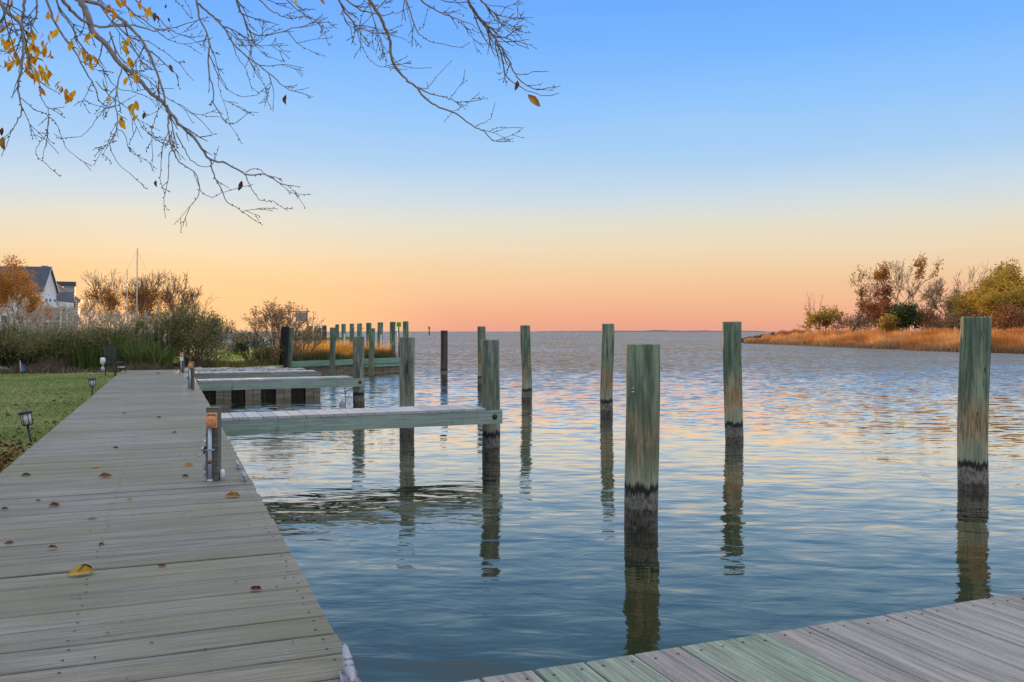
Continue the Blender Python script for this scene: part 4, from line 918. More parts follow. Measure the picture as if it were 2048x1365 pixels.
# near lawn blades and leaf litter along the boardwalk
def near_lawn():
    rs = np.random.RandomState(9); n = 90000
    t_ = 5.5 + rs.uniform(0, 1, n) ** 1.4 * 23.5; s_ = -1.37 - rs.uniform(0, 1, n) * (0.6 + (t_ - 5.5) * 0.42)
    x = rv.x * s_ + dv.x * t_; y = rv.y * s_ + dv.y * t_
    g = Geo(); nz = np.sin(x * 1.3 + np.sin(y * .9) * 2) * 0.12
    blades(g, rs, np.stack([x, y, np.full(n, ZL - 0.005)], 1), rs.uniform(0.018, 0.05, n), rs.uniform(0.004, 0.009, n) * (1 + (t_ - 5.5) / 9), 0.5, 0.2, 2, 0, np.clip(rs.beta(2, 2, n) + nz, 0, 1))
    tag(recenter(g.build('grass', M['lawn_blade'])), 'short mown green lawn grass beside the boardwalk', 'grass', kind='stuff')
near_lawn()
def leafmesh(g, M4, L, rg, m=0, curl=0.3, r=0.5):
    W = L * 0.42; prof = [(0, 0.0), (0.15, 0.5), (0.4, 1.0), (0.65, 0.85), (0.85, 0.45), (1.0, 0.0)]
    vs = []
    for u, w_ in prof:
        z = curl * L * math.sin(u * 3.0 + rg.uniform(-.2, .2)) * 0.5; zz = curl * L * 0.55 * w_
        vs += [Vector((u * L - L / 2, -w_ * W / 2, z + zz + rg.uniform(-1, 1) * curl * L * .15)), Vector((u * L - L / 2, 0, z)), Vector((u * L - L / 2, w_ * W / 2, z + zz * rg.uniform(.2, 1.2)))]
    fs = []
    for i in range(len(prof) - 1):
        a = i * 3; fs += [[a, a + 1, a + 4, a + 3], [a + 1, a + 2, a + 5, a + 4]]
    vs += [Vector((-L * 0.72, 0, 0.0)), Vector((-L * 0.72, L * 0.012, 0))]; n = len(vs); fs += [[n - 2, n - 1, 1]]
    g.add([M4 @ v for v in vs], fs, m, [min(1, max(0, r + rg.uniform(-.15, .15))) for _ in vs])
rg = random.Random(12); g = Geo()
for k in range(760):
    t_ = 7.2 + abs(rg.gauss(0, 1)) * 2.0; s_ = -1.40 - abs(rg.gauss(0, 1)) * 0.38
    if k > 580: t_ = rg.uniform(6, 20); s_ = -1.4 - rg.uniform(0, 4.0) * (t_ / 20)
    q = P(s_, t_, ZL + 0.03); Mt = Matrix.Translation(q) @ Matrix.Rotation(rg.uniform(0, 6.3), 4, 'Z') @ Matrix.Rotation(rg.uniform(-.5, .5), 4, 'X')
    leafmesh(g, Mt, rg.uniform(0.05, 0.09), rg, 0, rg.uniform(.2, .7), rg.choice((0.05, 0.2, 0.4, 0.5, 0.7)))
tag(recenter(g.build('leaf_litter', M['leaf_dead'])), 'brown fallen leaves gathered in the grass along the boardwalk edge', 'fallen leaves', kind='stuff')

# fallen leaves lying on the boardwalk, one object each
FL = [(210, 956, 22, .45, 'orange brown curled leaf, largest on the middle of the boardwalk'), (190, 936, 19, .75, 'flat tan leaf just beyond the orange brown curled one'),
      (376, 932, 17, .78, 'tan leaf lying left of the nearest utility post'), (370, 955, 14, .15, 'small dark leaf lying left of the foot of the nearest utility post'),
      (52, 953, 16, .02, 'thin dark brown leaf near the left edge of the boardwalk'), (9, 1020, 13, .2, 'brown leaf at the left picture edge beyond the nearer reddish one'),
      (76, 1003, 9, .3, 'small upright reddish leaf left of the curled pair leaf'), (108, 1013, 20, .28, 'brown curled leaf with a tan side on the left of the boardwalk'),
      (18, 1088, 15, .18, 'reddish brown pointed leaf lower at the left picture edge'), (104, 1100, 17, .3, 'small crumpled brown leaf left of centre above the big yellow leaf'),
      (203, 1091, 10, .2, 'tiny brown curled leaf on a gap above the big yellow leaf'), (162, 1151, 42, .92, 'largest fallen leaf, yellow and brown, near the bottom left'),
      (324, 1134, 14, .3, 'brown folded leaf right of the big yellow leaf'), (259, 1002, 10, .7, 'tiny pale orange leaf in the middle of the boardwalk'),
      (465, 996, 26, .6, 'ragged tan leaf close to the water edge of the boardwalk'), (511, 1183, 20, .12, 'thin dark red leaf near the water edge at the bottom'),
      (248, 829, 8, .1, 'small dark leaf far down the middle of the boardwalk'), (231, 897, 9, .05, 'tiny dark leaf left of centre beyond the tan leaves'),
      (318, 837, 8, .2, 'small brown leaf far down the boardwalk, right of centre'), (349, 867, 8, .3, 'small brown leaf beyond the nearest utility post'),
      (316, 749, 8, .2, 'small brown leaf near the far end of the boardwalk'), (184, 1039, 16, .02, 'blackish flat leaf stain-like on the left middle boards')]
for i, (px, py, w, r_, lab) in enumerate(FL):
    b_ = G(px, py, ZD); L_ = w * 1.25 * b_.y / F; rg = random.Random(i + 5); g = Geo()
    fl_ = 'flat' in lab or 'stain' in lab; leafmesh(g, Matrix.Rotation(R(5 if fl_ else rg.uniform(30, 55)), 4, 'X'), L_, rg, 0, 0.08 if fl_ else 0.25, min(1, r_ + .12))
    if not fl_ and w <= 30: leafmesh(g, Matrix.Translation((L_ * .1, L_ * .1, 0)) @ Matrix.Rotation(R(rg.uniform(-30, 10)), 4, 'X') @ Matrix.Rotation(rg.uniform(.3, 1.2), 4, 'Z'), L_ * 0.7, rg, 0, 0.3, min(1, r_ + .25))
    if w > 30: leafmesh(g, Matrix.Translation((L_ * .1, 0.012, 0.0)) @ Matrix.Rotation(0.5, 4, 'Z'), L_ * 0.7, rg, 0, 0.5, 0.6)
    zmin = min(v[2] for v in g.v)
    o = g.build('fallen_leaf', M['leaf_dead'], loc=(b_.x, b_.y, ZD + 0.003 - zmin), rz=R(rg.uniform(-25, 25))); tag(o, lab, 'fallen leaf', 'fallen leaves on the boardwalk')
rg = random.Random(3); g = Geo()
for k in range(170):
    t_ = 3.0 + rg.random() ** 1.5 * 22; q = P(rg.uniform(-1.3, .58), t_, ZD + 0.004); a = rg.uniform(0, 6.3); L_ = rg.uniform(.006, .022)
    M4 = Matrix.Translation(q) @ Matrix.Rotation(a, 4, 'Z'); leafmesh(g, M4, L_, rg, 0, .3, rg.uniform(0, .6))
tag(recenter(g.build('leaf_debris', M['leaf_dead'])), 'tiny crumbs of dead leaf scattered over the boardwalk', 'leaf debris', kind='stuff')
b_ = G(1885, 1020, 0); g = Geo(); leafmesh(g, Matrix.Identity(4), 0.07, random.Random(1), 0, 0.04, 0.1)
tag(g.build('floating_leaf', M['leaf_dead'], loc=(b_.x, b_.y, 0.004)), 'dark leaf floating on the water left of the right edge piling', 'leaf')

# ------------------------------------------------------------------ houses behind the reeds
def gable_house(name, label, base, rz, W, D, eave, ridge, wallm, windows, dormer=None, side_windows=()):
    """ridge along local x (length W); gable end at +x; D deep along y; local origin at the front right corner"""
    t = empty(name, base, label, 'house', 'houses behind the reeds', rz)
    g = Geo(); g.box((-W / 2, D / 2, eave / 2), (W, D, eave)); 
    g.add([(0, 0, eave), (0, D, eave), (0, D / 2, ridge)], [[0, 1, 2]]); g.add([(-W, 0, eave), (-W, D, eave), (-W, D / 2, ridge)], [[2, 1, 0]]); wl_ = g.build('wall', wallm, t)
    g = Geo(); ov = 0.35; th = 0.22; k = (ridge - eave) / (D / 2)
    for sgn in (0, 1):
        y0 = -ov if sgn == 0 else D + ov; z0 = eave - ov * k
        vs = [(ov, y0, z0 + .02), (ov, D / 2, ridge + .02), (-W - ov, D / 2, ridge + .02), (-W - ov, y0, z0 + .02)]
        vs2 = [(x, y, z + th) for x, y, z in vs]
        g.add(vs + vs2, [[0, 1, 2, 3], [7, 6, 5, 4], [0, 4, 5, 1], [1, 5, 6, 2], [2, 6, 7, 3], [3, 7, 4, 0]])
    g.build('roof', M['roof'], t)
    g = Geo()
    for y0 in (-ov, D + ov):
        z0 = eave - ov * k; a, c = Vector((ov + 0.04, y0, z0 - 0.06)), Vector((ov + 0.04, D / 2, ridge - 0.06))
        g.add([a, c, c + Vector((0, 0, .34)), a + Vector((0, 0, .34))], [[0, 1, 2, 3]])
    g.build('rake_trim', M['trim'], t)
    for (side, u, z, w, h) in windows:
        if side == 'f': c = (-u, -0.03, z); fs = (w + .24, .1, h + .24); ps = (w, .05, h); pc = (-u, -0.075, z)
        else: c = (0.03, u, z); fs = (.1, w + .24, h + .24); ps = (.05, w, h); pc = (0.075, u, z)
        g = Geo(); g.box(c, fs); wf = g.build('window', M['trim'], t); g = Geo(); g.box(pc, ps); g.build('pane', M['glass'], wf)
    return t
Y1 = 150.0
q = Q(85, 600, Y1)
win = [('e', u, z, 0.9, 1.5) for z in (3.2, 6.2) for u in (1.6, 3.4)] + [('e', 5.6, 6.2, 0.9, 1.5)] + [('f', u, z, 1.0, 1.5) for z in (3.2, 6.2) for u in (1.5, 3.6, 6, 9, 12)]
hA = gable_house('house', 'large white house with a steep dark gable roof, behind the orange tree', (q.x, Y1, ZL), R(9), 17, 6.6, 8.5, 12.35, M['siding'], win)
g = Geo(); g.box((-0.2 + 1.6, 3.3, 3.0), (3.0, 6.4, 0.25)); g.box((1.5, 0.2, 5.9), (3.0, 0.12, 0.9)); g.box((2.95, 3.3, 5.9), (0.12, 6.2, 0.9)); g.box((1.5, 3.3, 5.45), (3.0, 6.4, 0.2))
for yy in (0.2, 3.2, 6.2): g.box((2.9, yy, 2.7), (0.25, 0.25, 5.4))
g.build('porch', M['trim'], hA)
g = Geo(); g.box((-1.2, 4.6, 11.6), (0.6, 0.6, 2.2)); g.box((-1.2, 4.6, 12.75), (1.0, 0.9, 0.12)); g.build('chimney', M['siding_grey'], hA)
q = Q(138, 600, 157); hB = gable_house('house', 'low grey green house wing with dark roof between the two larger houses', (q.x, 158, ZL), R(26), 4.0, 4.5, 6.5, 8.2, M['siding_grey'], [('f', 1.2, 5.5, .8, 1.3)])
# tan house, gable towards the camera
q = Q(156, 600, 166); t = empty('house', (q.x, 166, ZL), 'tan house with a dark dormer and a balcony, furthest right of the houses', 'house', 'houses behind the reeds', R(24))
Wd = 4.9; g = Geo(); g.box((-Wd / 2, 5, 3.75), (Wd, 10, 7.5)); g.add([(-Wd, 0, 7.5), (0, 0, 7.5), (-Wd + 0.4, 0, 10.9)], [[0, 1, 2]]); g.add([(-Wd, 10, 7.5), (0, 10, 7.5), (-Wd + 0.4, 10, 10.9)], [[2, 1, 0]]); g.build('wall', M['siding_pink'], t)
g = Geo(); vs = [(0.5, -.3, 7.25), (0.5, 10.3, 7.25), (-Wd + 0.4, 10.3, 11.05), (-Wd + 0.4, -.3, 11.05)]; vs2 = [(x, y, z - .25) for x, y, z in vs]
g.add(vs + vs2, [[0, 1, 2, 3], [7, 6, 5, 4], [0, 4, 5, 1], [1, 5, 6, 2], [2, 6, 7, 3], [3, 7, 4, 0]]); g.build('roof', M['siding_pink'], t)
g = Geo(); g.box((-1.55, 3.2, 9.1), (1.9, 3.4, 1.9)); dm = g.build('dormer', M['siding_grey'], t)
g = Geo(); g.box((-2.2, 3.1, 10.35), (3.6, 3.9, 0.75)); g.build('dormer_roof', M['roof'], dm)
g = Geo(); g.box((-Wd / 2 - .3, -0.9, 4.4), (Wd + .8, 1.8, 0.35)); g.box((-Wd / 2 - .3, -1.75, 5.0), (Wd + .8, 0.08, 0.9)); g.build('balcony', M['trim'], t)
for (u, z, w, h) in ((0.75, 6.0, .7, 1.9), (3.4, 2.6, 1.3, 1.8), (3.9, 6.0, 1.1, 1.8)):
    g = Geo(); g.box((-u, -0.04, z), (w + .3, .1, h + .3)); wf = g.build('window', M['trim'], t); g = Geo(); g.box((-u, -0.10, z), (w, .05, h)); g.build('pane', M['glass'], wf)

# ------------------------------------------------------------------ trees on the left
tree('tree', 'orange leaved tree overlapping the roof of the white house', Vector(((14 - CX) / F * 75, 75, ZL)), 7.7, 101, M['orange_leaf'], 9000, 0.15, 0.28, depth=4, spread=0.75, up=0.05, kids=(2, 4), trunk_h=0.26)
tree('tree', 'reddish brown half bare tree behind the masts', Vector(((262 - CX) / F * 70, 70, ZL)), 6.4, 102, M['orange_leaf'], 8500, 0.12, 0.16, depth=4, spread=0.55, up=0.16, kids=(2, 4), trunks=5, trunk_h=0.3, r=0.12, minr=0.012, zrange=(0.15, 0.72))
tree('tree', 'bare rounded tree right of the masts', Vector(((336 - CX) / F * 72, 72, ZL)), 6.3, 103, M['rust_leaf'], 900, 0.08, 0.12, depth=4, spread=0.5, up=0.18, kids=(2, 4), trunks=4, trunk_h=0.3, r=0.12, minr=0.012)

# boat masts and boats
def mast(px, ptop, Y, w, label, lean=0.0):
    b_ = Q(px, 655, Y); zt = H - (ptop - HY) * Y / F; t = empty('sailboat', (b_.x, b_.y, 0), label, 'sailboat', 'sailboats moored behind the reeds')
    g = Geo(); pr_ = [(-3.6, .15, .9), (-2.5, .9, .95), (0, 1.15, 1.0), (2.4, .8, 1.15), (3.9, .02, 1.3)]; vs = []
    for x, hw, z in pr_: vs += [(x, -hw, z), (x, -hw * .55, -.2), (x, hw * .55, -.2), (x, hw, z)]
    fs = []
    for i in range(4):
        a = i * 4; fs += [[a + k, a + k + 1, a + k + 5, a + k + 4] for k in range(3)] + [[a + 3, a, a + 4, a + 7]]
    fs += [[0, 1, 2, 3], [19, 18, 17, 16]]; g.add(vs, fs); g.build('hull', M['white'], t)
    g = Geo(); g.tube([(0.4, 0, 0.8), (0.4 + lean * zt, 0, zt)], [w / 2 * Y / F, w / 3 * Y / F], 8); g.build('mast', plain('mast_paint', (0.55, 0.48, 0.45), 0.4), t)
    g = Geo(); g.tube([(0.4, 0, 1.9), (-2.8, 0, 2.0)], 0.06, 8); g.build('boom', M['mesh'], t)
    g = Geo(); g.tube([(0.4 + lean * zt, 0, zt * 0.97), (3.8, 0, 1.3)], 0.005, 4); g.tube([(0.4 + lean * zt, 0, zt * 0.97), (-3.5, 0, 1.0)], 0.005, 4); g.build('stay', M['blackmetal'], t)
mast(262, 497, 66, 3.6, 'sailboat with the tallest mast, rising in front of the reddish brown tree', 0.01)
mast(244, 540, 68, 3.2, 'sailboat whose pale shorter mast stands just left of the tallest one')
mast(208, 560, 80, 1.6, 'sailboat with a thin dark mast, leftmost of the masts')
def motorboat(px, py, Y, label, L=5.5):
    q = Q(px, py, Y); t = empty('motorboat', (q.x, q.y, 0), label, 'motorboat', 'white boats in the marina', R(8)); g = Geo(); vs = []
    for x, hw, z in [(-L / 2, .95, 1.0), (0, 1.15, 1.1), (L * .3, .8, 1.25), (L / 2, .05, 1.4)]: vs += [(x, -hw, z), (x, -hw * .6, .0), (x, hw * .6, .0), (x, hw, z)]
    fs = [[a + k, a + k + 1, a + k + 5, a + k + 4] for a in (0, 4, 8) for k in range(3)] + [[a + 3, a, a + 4, a + 7] for a in (0, 4, 8)] + [[0, 1, 2, 3], [15, 14, 13, 12]]
    g.add(vs, fs); g.build('hull', M['white'], t)
    g = Geo(); g.box((0.2, 0, 1.45), (1.6, 1.5, 0.6), ch=0.12); g.build('cabin', M['mesh'], t); g = Geo(); g.box((-0.2, 0, 2.05), (1.9, 1.5, 0.06)); 
    for sx, sy in ((-1, -.65), (.6, -.65), (-1, .65), (.6, .65)): g.tube([(sx, sy, 1.1), (sx, sy, 2.05)], 0.025, 5)
    g.build('canopy', M['pvc'], t)
motorboat(445, 680, 84, 'long white motorboat just right of the tangled shrub')
motorboat(478, 676, 92, 'white motorboat with a canopy, half hidden by the leafy open bush')
for px, Y, top in ((431, 78, 655), (441, 84, 658), (453, 96, 657), (463, 92, 658)):
    lp(px, Y, 4.5, top, {431: 'left hand slim marina piling, seen against the orange sky', 441: 'shorter marina piling beside the white motorboat bow', 453: 'thin marina piling above the white motorboat', 463: 'thin marina piling nearest to the low dark green bush'}[px], M['pile_dark'], px, group='distant marina pilings')
q = Q(560, 655, 95); t = empty('marina_dock', (q.x - 2, q.y, 0), 'low distant marina dock seen behind the leafy open bush', 'dock', rz=R(0))
g = Geo(); g.box((0, 0, 0.8), (15, 1.5, 0.12)); g.build('decking', M['deck_far'], t)
for k in range(6): g = Geo(); g.lathe([(0.14, -1), (0.14, 1.9)], (-6.5 + k * 2.7, -.8, 0), 8); g.build('support_pile', M['pile_dark'], t)

# far shore strip
for x0, x1, h_, Yf in ((1070, 1320, 1.6, 4200), (1180, 1535, 3.2, 4000), (1290, 1345, 5.0, 3990)):
    a, c = (x0 - CX) / F * Yf, (x1 - CX) / F * Yf; g = Geo(); n = 40; rs = np.random.RandomState(x0)
    top = [h_ * 1.6 * math.sin(math.pi * i / n) ** 0.3 * rs.uniform(.6, 1) + 1.2 for i in range(n + 1)]
    vs = [(a + (c - a) * i / n, Yf, -1) for i in range(n + 1)] + [(a + (c - a) * i / n, Yf + 20, top[i]) for i in range(n + 1)] + [(a + (c - a) * i / n, Yf + 60, -1) for i in range(n + 1)]
    fs = [[i, i + 1, i + n + 2, i + n + 1] for i in range(n)] + [[i + n + 1, i + n + 2, i + 2 * n + 3, i + 2 * n + 2] for i in range(n)]
    g.add(vs, fs); tag(g.build('far_shore', plain('far_shore_land', (0.22, 0.13, 0.13), 0.95)), kind='structure')

# ------------------------------------------------------------------ peninsula on the right
bank = [G(1487, 687.5), G(1530, 689), G(1600, 691.5), G(1650, 694), G(1720, 697), G(1800, 699.5), G(1850, 702.5), G(1915, 704.5), G(1980, 706), G(2048, 708), G(2150, 712), G(2330, 722)]
def bank_y(x):
    return None
front = [(v.x, v.y) for v in bank]
back = [(90, 60), (130, 130), (120, 220), (75, 215), (55, 190), (44, 165)]
poly = front + back
def pen_h():
    g = Geo(); A = np.array(front); n = len(front); rings = []
    inward = np.array([22.0, 62.0]); inward = inward / np.linalg.norm(inward)
    for (d_, z) in ((0, -0.3), (0.3, 0.28), (1.2, 0.42), (6, 0.75), (14, 1.2), (40, 1.55), (90, 1.6)):
        rings.append([(A[i, 0] + inward[0] * min(d_, 3 + i * 9), A[i, 1] + inward[1] * min(d_, 3 + i * 9) , z if i > 0 else min(z, .35)) for i in range(n)])
    vs = [q for r_ in rings for q in r_]; fs = [[j * n + i, j * n + i + 1, (j + 1) * n + i + 1, (j + 1) * n + i] for j in range(len(rings) - 1) for i in range(n - 1)]
    g.add(vs, fs, 0, .5, True); tag(g.build('peninsula', M['soil']), kind='structure')
    return inward
inward = pen_h()
def marsh(n, d0, d1, hr, w, mat, seed, lean, label, wind=(0, 0)):
    rs = np.random.RandomState(seed); A = np.array(front); seglen = np.linalg.norm(np.diff(A, axis=0), axis=1); cum = np.concatenate([[0], np.cumsum(seglen)])
    # more blades where they are near the picture
    t_ = rs.uniform(0, 1, n); pxs = 1487 + t_ * (2240 - 1487); bpx = np.array([1487, 1530, 1600, 1650, 1720, 1800, 1850, 1915, 1980, 2048, 2150, 2330.])
    x0 = np.interp(pxs, bpx, A[:, 0]); y0 = np.interp(pxs, bpx, A[:, 1]); iidx = np.interp(pxs, bpx, np.arange(len(A)))
    d_ = d0 + rs.uniform(0, 1, n) ** 1.2 * (d1 - d0); d_ = np.minimum(d_, 3 + iidx * 9)
    zz = np.interp(d_, [0, .3, 1.2, 6, 14, 40, 90], [-.3, .28, .42, .75, 1.2, 1.55, 1.6]); taper = np.clip(0.45 + iidx * 0.30, 0, 1)
    zz = np.where(iidx < 1, np.minimum(zz, .35 + (iidx) * .6), zz)
    g = Geo(); vary = 0.80 + 0.36 * np.sin(x0 * 0.9 + d_ * .5 + np.sin(y0 * .35) * 2) + 0.14 * np.sin(y0 * 1.3 + x0); rcol = np.clip(rs.beta(2, 2, n) * 0.7 + 0.15 + 0.28 * np.sin(y0 * .45 + d_ * .25 + np.sin(x0 * .8)), 0, 1)
    blades(g, rs, np.stack([x0 + inward[0] * d_, y0 + inward[1] * d_, zz - .05], 1), rs.uniform(hr[0], hr[1], n) * taper * vary, w * rs.uniform(.6, 1.4, n), lean, 0.15, 3, 0, rcol, wind=wind)
    o = g.build('marsh_reeds', mat); recenter(o); tag(o, label, 'marsh reeds', kind='stuff')
marsh(36000, 0.8, 30, (0.7, 1.25), 0.07, M['marsh'], 71, 0.22, 'marsh reeds coloured sunlit orange covering the peninsula', (-0.05, 0))
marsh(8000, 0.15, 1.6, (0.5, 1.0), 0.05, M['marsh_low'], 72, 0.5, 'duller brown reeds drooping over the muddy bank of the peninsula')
rg = random.Random(5); g = Geo()
for k in range(170):
    u = rg.random(); px = 1484 + u * 62; q = Q(px, 0, 158 + rg.uniform(-2, 6)); rock(g, (q.x, q.y, rg.uniform(-.1, .25) + 0.9 * u + rg.uniform(0, .35)), rg.uniform(0.25, 0.55), rg)
tag(recenter(g.build('riprap', M['rock_dark'])), 'dark rocks of the breakwater at the tip of the peninsula', 'rocks', kind='stuff')

gt = 'trees on the peninsula'
def pt(px, Y, top, label, seed, **k):
    zb = 1.45; hgt = H - (top - HY) * Y / F - zb
    k.setdefault('group', gt); return tree(k.pop('name', 'tree'), label, Vector(((px - CX) / F * Y, Y, zb)), hgt, seed, **k)
pt(1648, 138, 611, 'low yellow green bush, leftmost plant on the peninsula', 201, leafmat=M['ygreen_leaf'], nleaf=2600, lsize=0.26, lspread=0.28, trunks=6, depth=3, name='shrub', cat='shrub', r=.08, minr=.02)
pt(1636, 142, 584, 'thin bare sapling rising from the leftmost bush', 202, depth=2, r=.06, minr=.02, trunks=3, up=.3)
pt(1704, 130, 536, 'slender tree with a few rust leaves, left of the tall orange topped one', 203, leafmat=M['rust_leaf'], nleaf=700, lsize=0.26, lspread=0.22, depth=4, spread=.5, up=.12, r=.16, minr=.026, trunk_h=.34)
pt(1773, 126, 511, 'tallest tree, orange leaves at its top over bare limbs', 204, leafmat=M['orange_leaf'], nleaf=1500, lsize=0.26, lspread=0.28, depth=4, spread=.42, up=.2, r=.17, minr=.024, zrange=(.72, 1.1), trunk_h=.32, kids=(2, 3))
pt(1795, 128, 516, 'bare pale tree just right of the orange topped one', 205, depth=4, spread=.42, up=.2, r=.13, minr=.022, kids=(2, 3), leafmat=M['tan_leaf'], nleaf=300, lsize=.2, lspread=.25)
pt(1802, 122, 569, 'dark red leaved tree in the middle of the peninsula', 206, leafmat=M['red_leaf'], nleaf=2600, lsize=0.27, lspread=0.30, depth=3, spread=.75, r=.12, minr=.022, zrange=(.35, 1.1))
pt(1738, 132, 598, 'rusty red low tree left of the dark evergreen bush', 207, leafmat=M['rust_leaf'], nleaf=2600, lsize=0.24, lspread=0.30, depth=3, spread=.8, trunks=4, r=.1, minr=.02)
pt(1813, 116, 608, 'dark evergreen bush in front of the red tree', 208, leafmat=M['green_leaf'], nleaf=5200, lsize=0.27, lspread=0.34, depth=3, spread=.8, trunks=6, r=.1, minr=.02, name='shrub', cat='shrub')
pt(1783, 116, 631, 'mixed olive bush left of the dark evergreen bush', 209, leafmat=M['ygreen_leaf'], nleaf=1800, lsize=0.24, lspread=0.32, depth=3, spread=.8, trunks=5, r=.08, minr=.02, name='shrub', cat='shrub')
pt(1862, 124, 519, 'tall bare feathery tree right of the red tree', 210, depth=4, spread=.38, up=.25, r=.13, minr=.022, kids=(2, 3), trunks=2)
pt(1905, 118, 558, 'round headed bare tan tree left of the tall right hand piling', 211, leafmat=M['tan_leaf'], nleaf=2200, lsize=0.16, lspread=0.26, depth=4, spread=.55, up=.12, r=.15, minr=.022)
pt(1878, 122, 575, 'tan half bare tree between the feathery and the round headed ones', 212, leafmat=M['tan_leaf'], nleaf=1500, lsize=0.18, lspread=0.26, depth=4, spread=.5, r=.12, minr=.022)
pt(1845, 121, 612, 'low reddish thicket right of the dark evergreen bush', 213, leafmat=M['rust_leaf'], nleaf=1500, lsize=0.22, lspread=0.35, depth=3, spread=.8, trunks=5, r=.08, minr=.02, name='shrub', cat='shrub')
pt(1930, 116, 612, 'low tan thicket just left of the right hand piling', 214, leafmat=M['tan_leaf'], nleaf=1600, lsize=0.22, lspread=0.35, depth=3, spread=.8, trunks=5, r=.08, minr=.02, name='shrub', cat='shrub')
pt(1952, 140, 526, 'faint bare tree above the right hand piling', 215, depth=3, spread=.35, up=.25, r=.10, minr=.02)
pt(1990, 108, 545, 'broad yellow green tree behind the right hand piling', 216, leafmat=M['ygreen_leaf'], nleaf=6500, lsize=0.27, lspread=0.36, depth=4, spread=.75, up=.03, r=.2, minr=.022, trunk_h=.26)
pt(2042, 104, 530, 'broad yellow green tree at the right picture edge', 217, leafmat=M['ygreen_leaf'], nleaf=6500, lsize=0.27, lspread=0.36, depth=4, spread=.7, up=.05, r=.2, minr=.022, trunk_h=.26)
pt(2012, 98, 606, 'rusty thicket under the broad yellow green trees', 218, leafmat=M['rust_leaf'], nleaf=2600, lsize=0.22, lspread=0.38, depth=3, spread=.8, trunks=6, r=.08, minr=.02, name='shrub', cat='shrub')
pt(2120, 100, 545, 'broad tree just beyond the right picture edge', 219, leafmat=M['ygreen_leaf'], nleaf=4500, lsize=0.27, lspread=0.36, depth=4, spread=.7, up=.05, r=.2, minr=.022, trunk_h=.26)

pt(1975, 112, 528, 'spreading yellow green tree whose low limbs reach over the right hand piling', 220, leafmat=M['ygreen_leaf'], nleaf=8500, lsize=0.27, lspread=0.42, depth=4, spread=.85, up=.0, r=.2, minr=.022, trunk_h=.24)
pt(2025, 100, 560, 'lower golden green tree filling the right picture edge', 221, leafmat=M['ygreen_leaf'], nleaf=7000, lsize=0.25, lspread=0.42, depth=4, spread=.85, up=.0, r=.18, minr=.022, trunk_h=.24)
under = [(1690, 134, 634, 'low brush at the foot of the slender rust leaved tree'), (1722, 130, 628, 'low brush just left of the rusty red low tree'), (1762, 125, 630, 'low brush at the foot of the tallest tree'),
         (1858, 118, 628, 'low tan brush right of the reddish thicket'), (1890, 116, 632, 'low tan brush under the half bare tan tree'), (1918, 113, 626, 'low tan brush touching the left side of the right hand piling'),
         (1950, 110, 628, 'rusty brush directly behind the top of the right hand piling'), (1985, 106, 630, 'low tan brush just right of the right hand piling'), (2035, 100, 622, 'low tan brush at the right picture edge')]
for i, (px, Y, top, lab) in enumerate(under):
    pt(px, Y, top, lab, 240 + i, leafmat=M['rust_leaf'] if i % 3 == 0 else M['tan_leaf'], nleaf=900, lsize=0.2, lspread=0.3, depth=2, spread=.8, trunks=6, r=.06, minr=.02, name='shrub', cat='shrub', group='undergrowth on the peninsula')
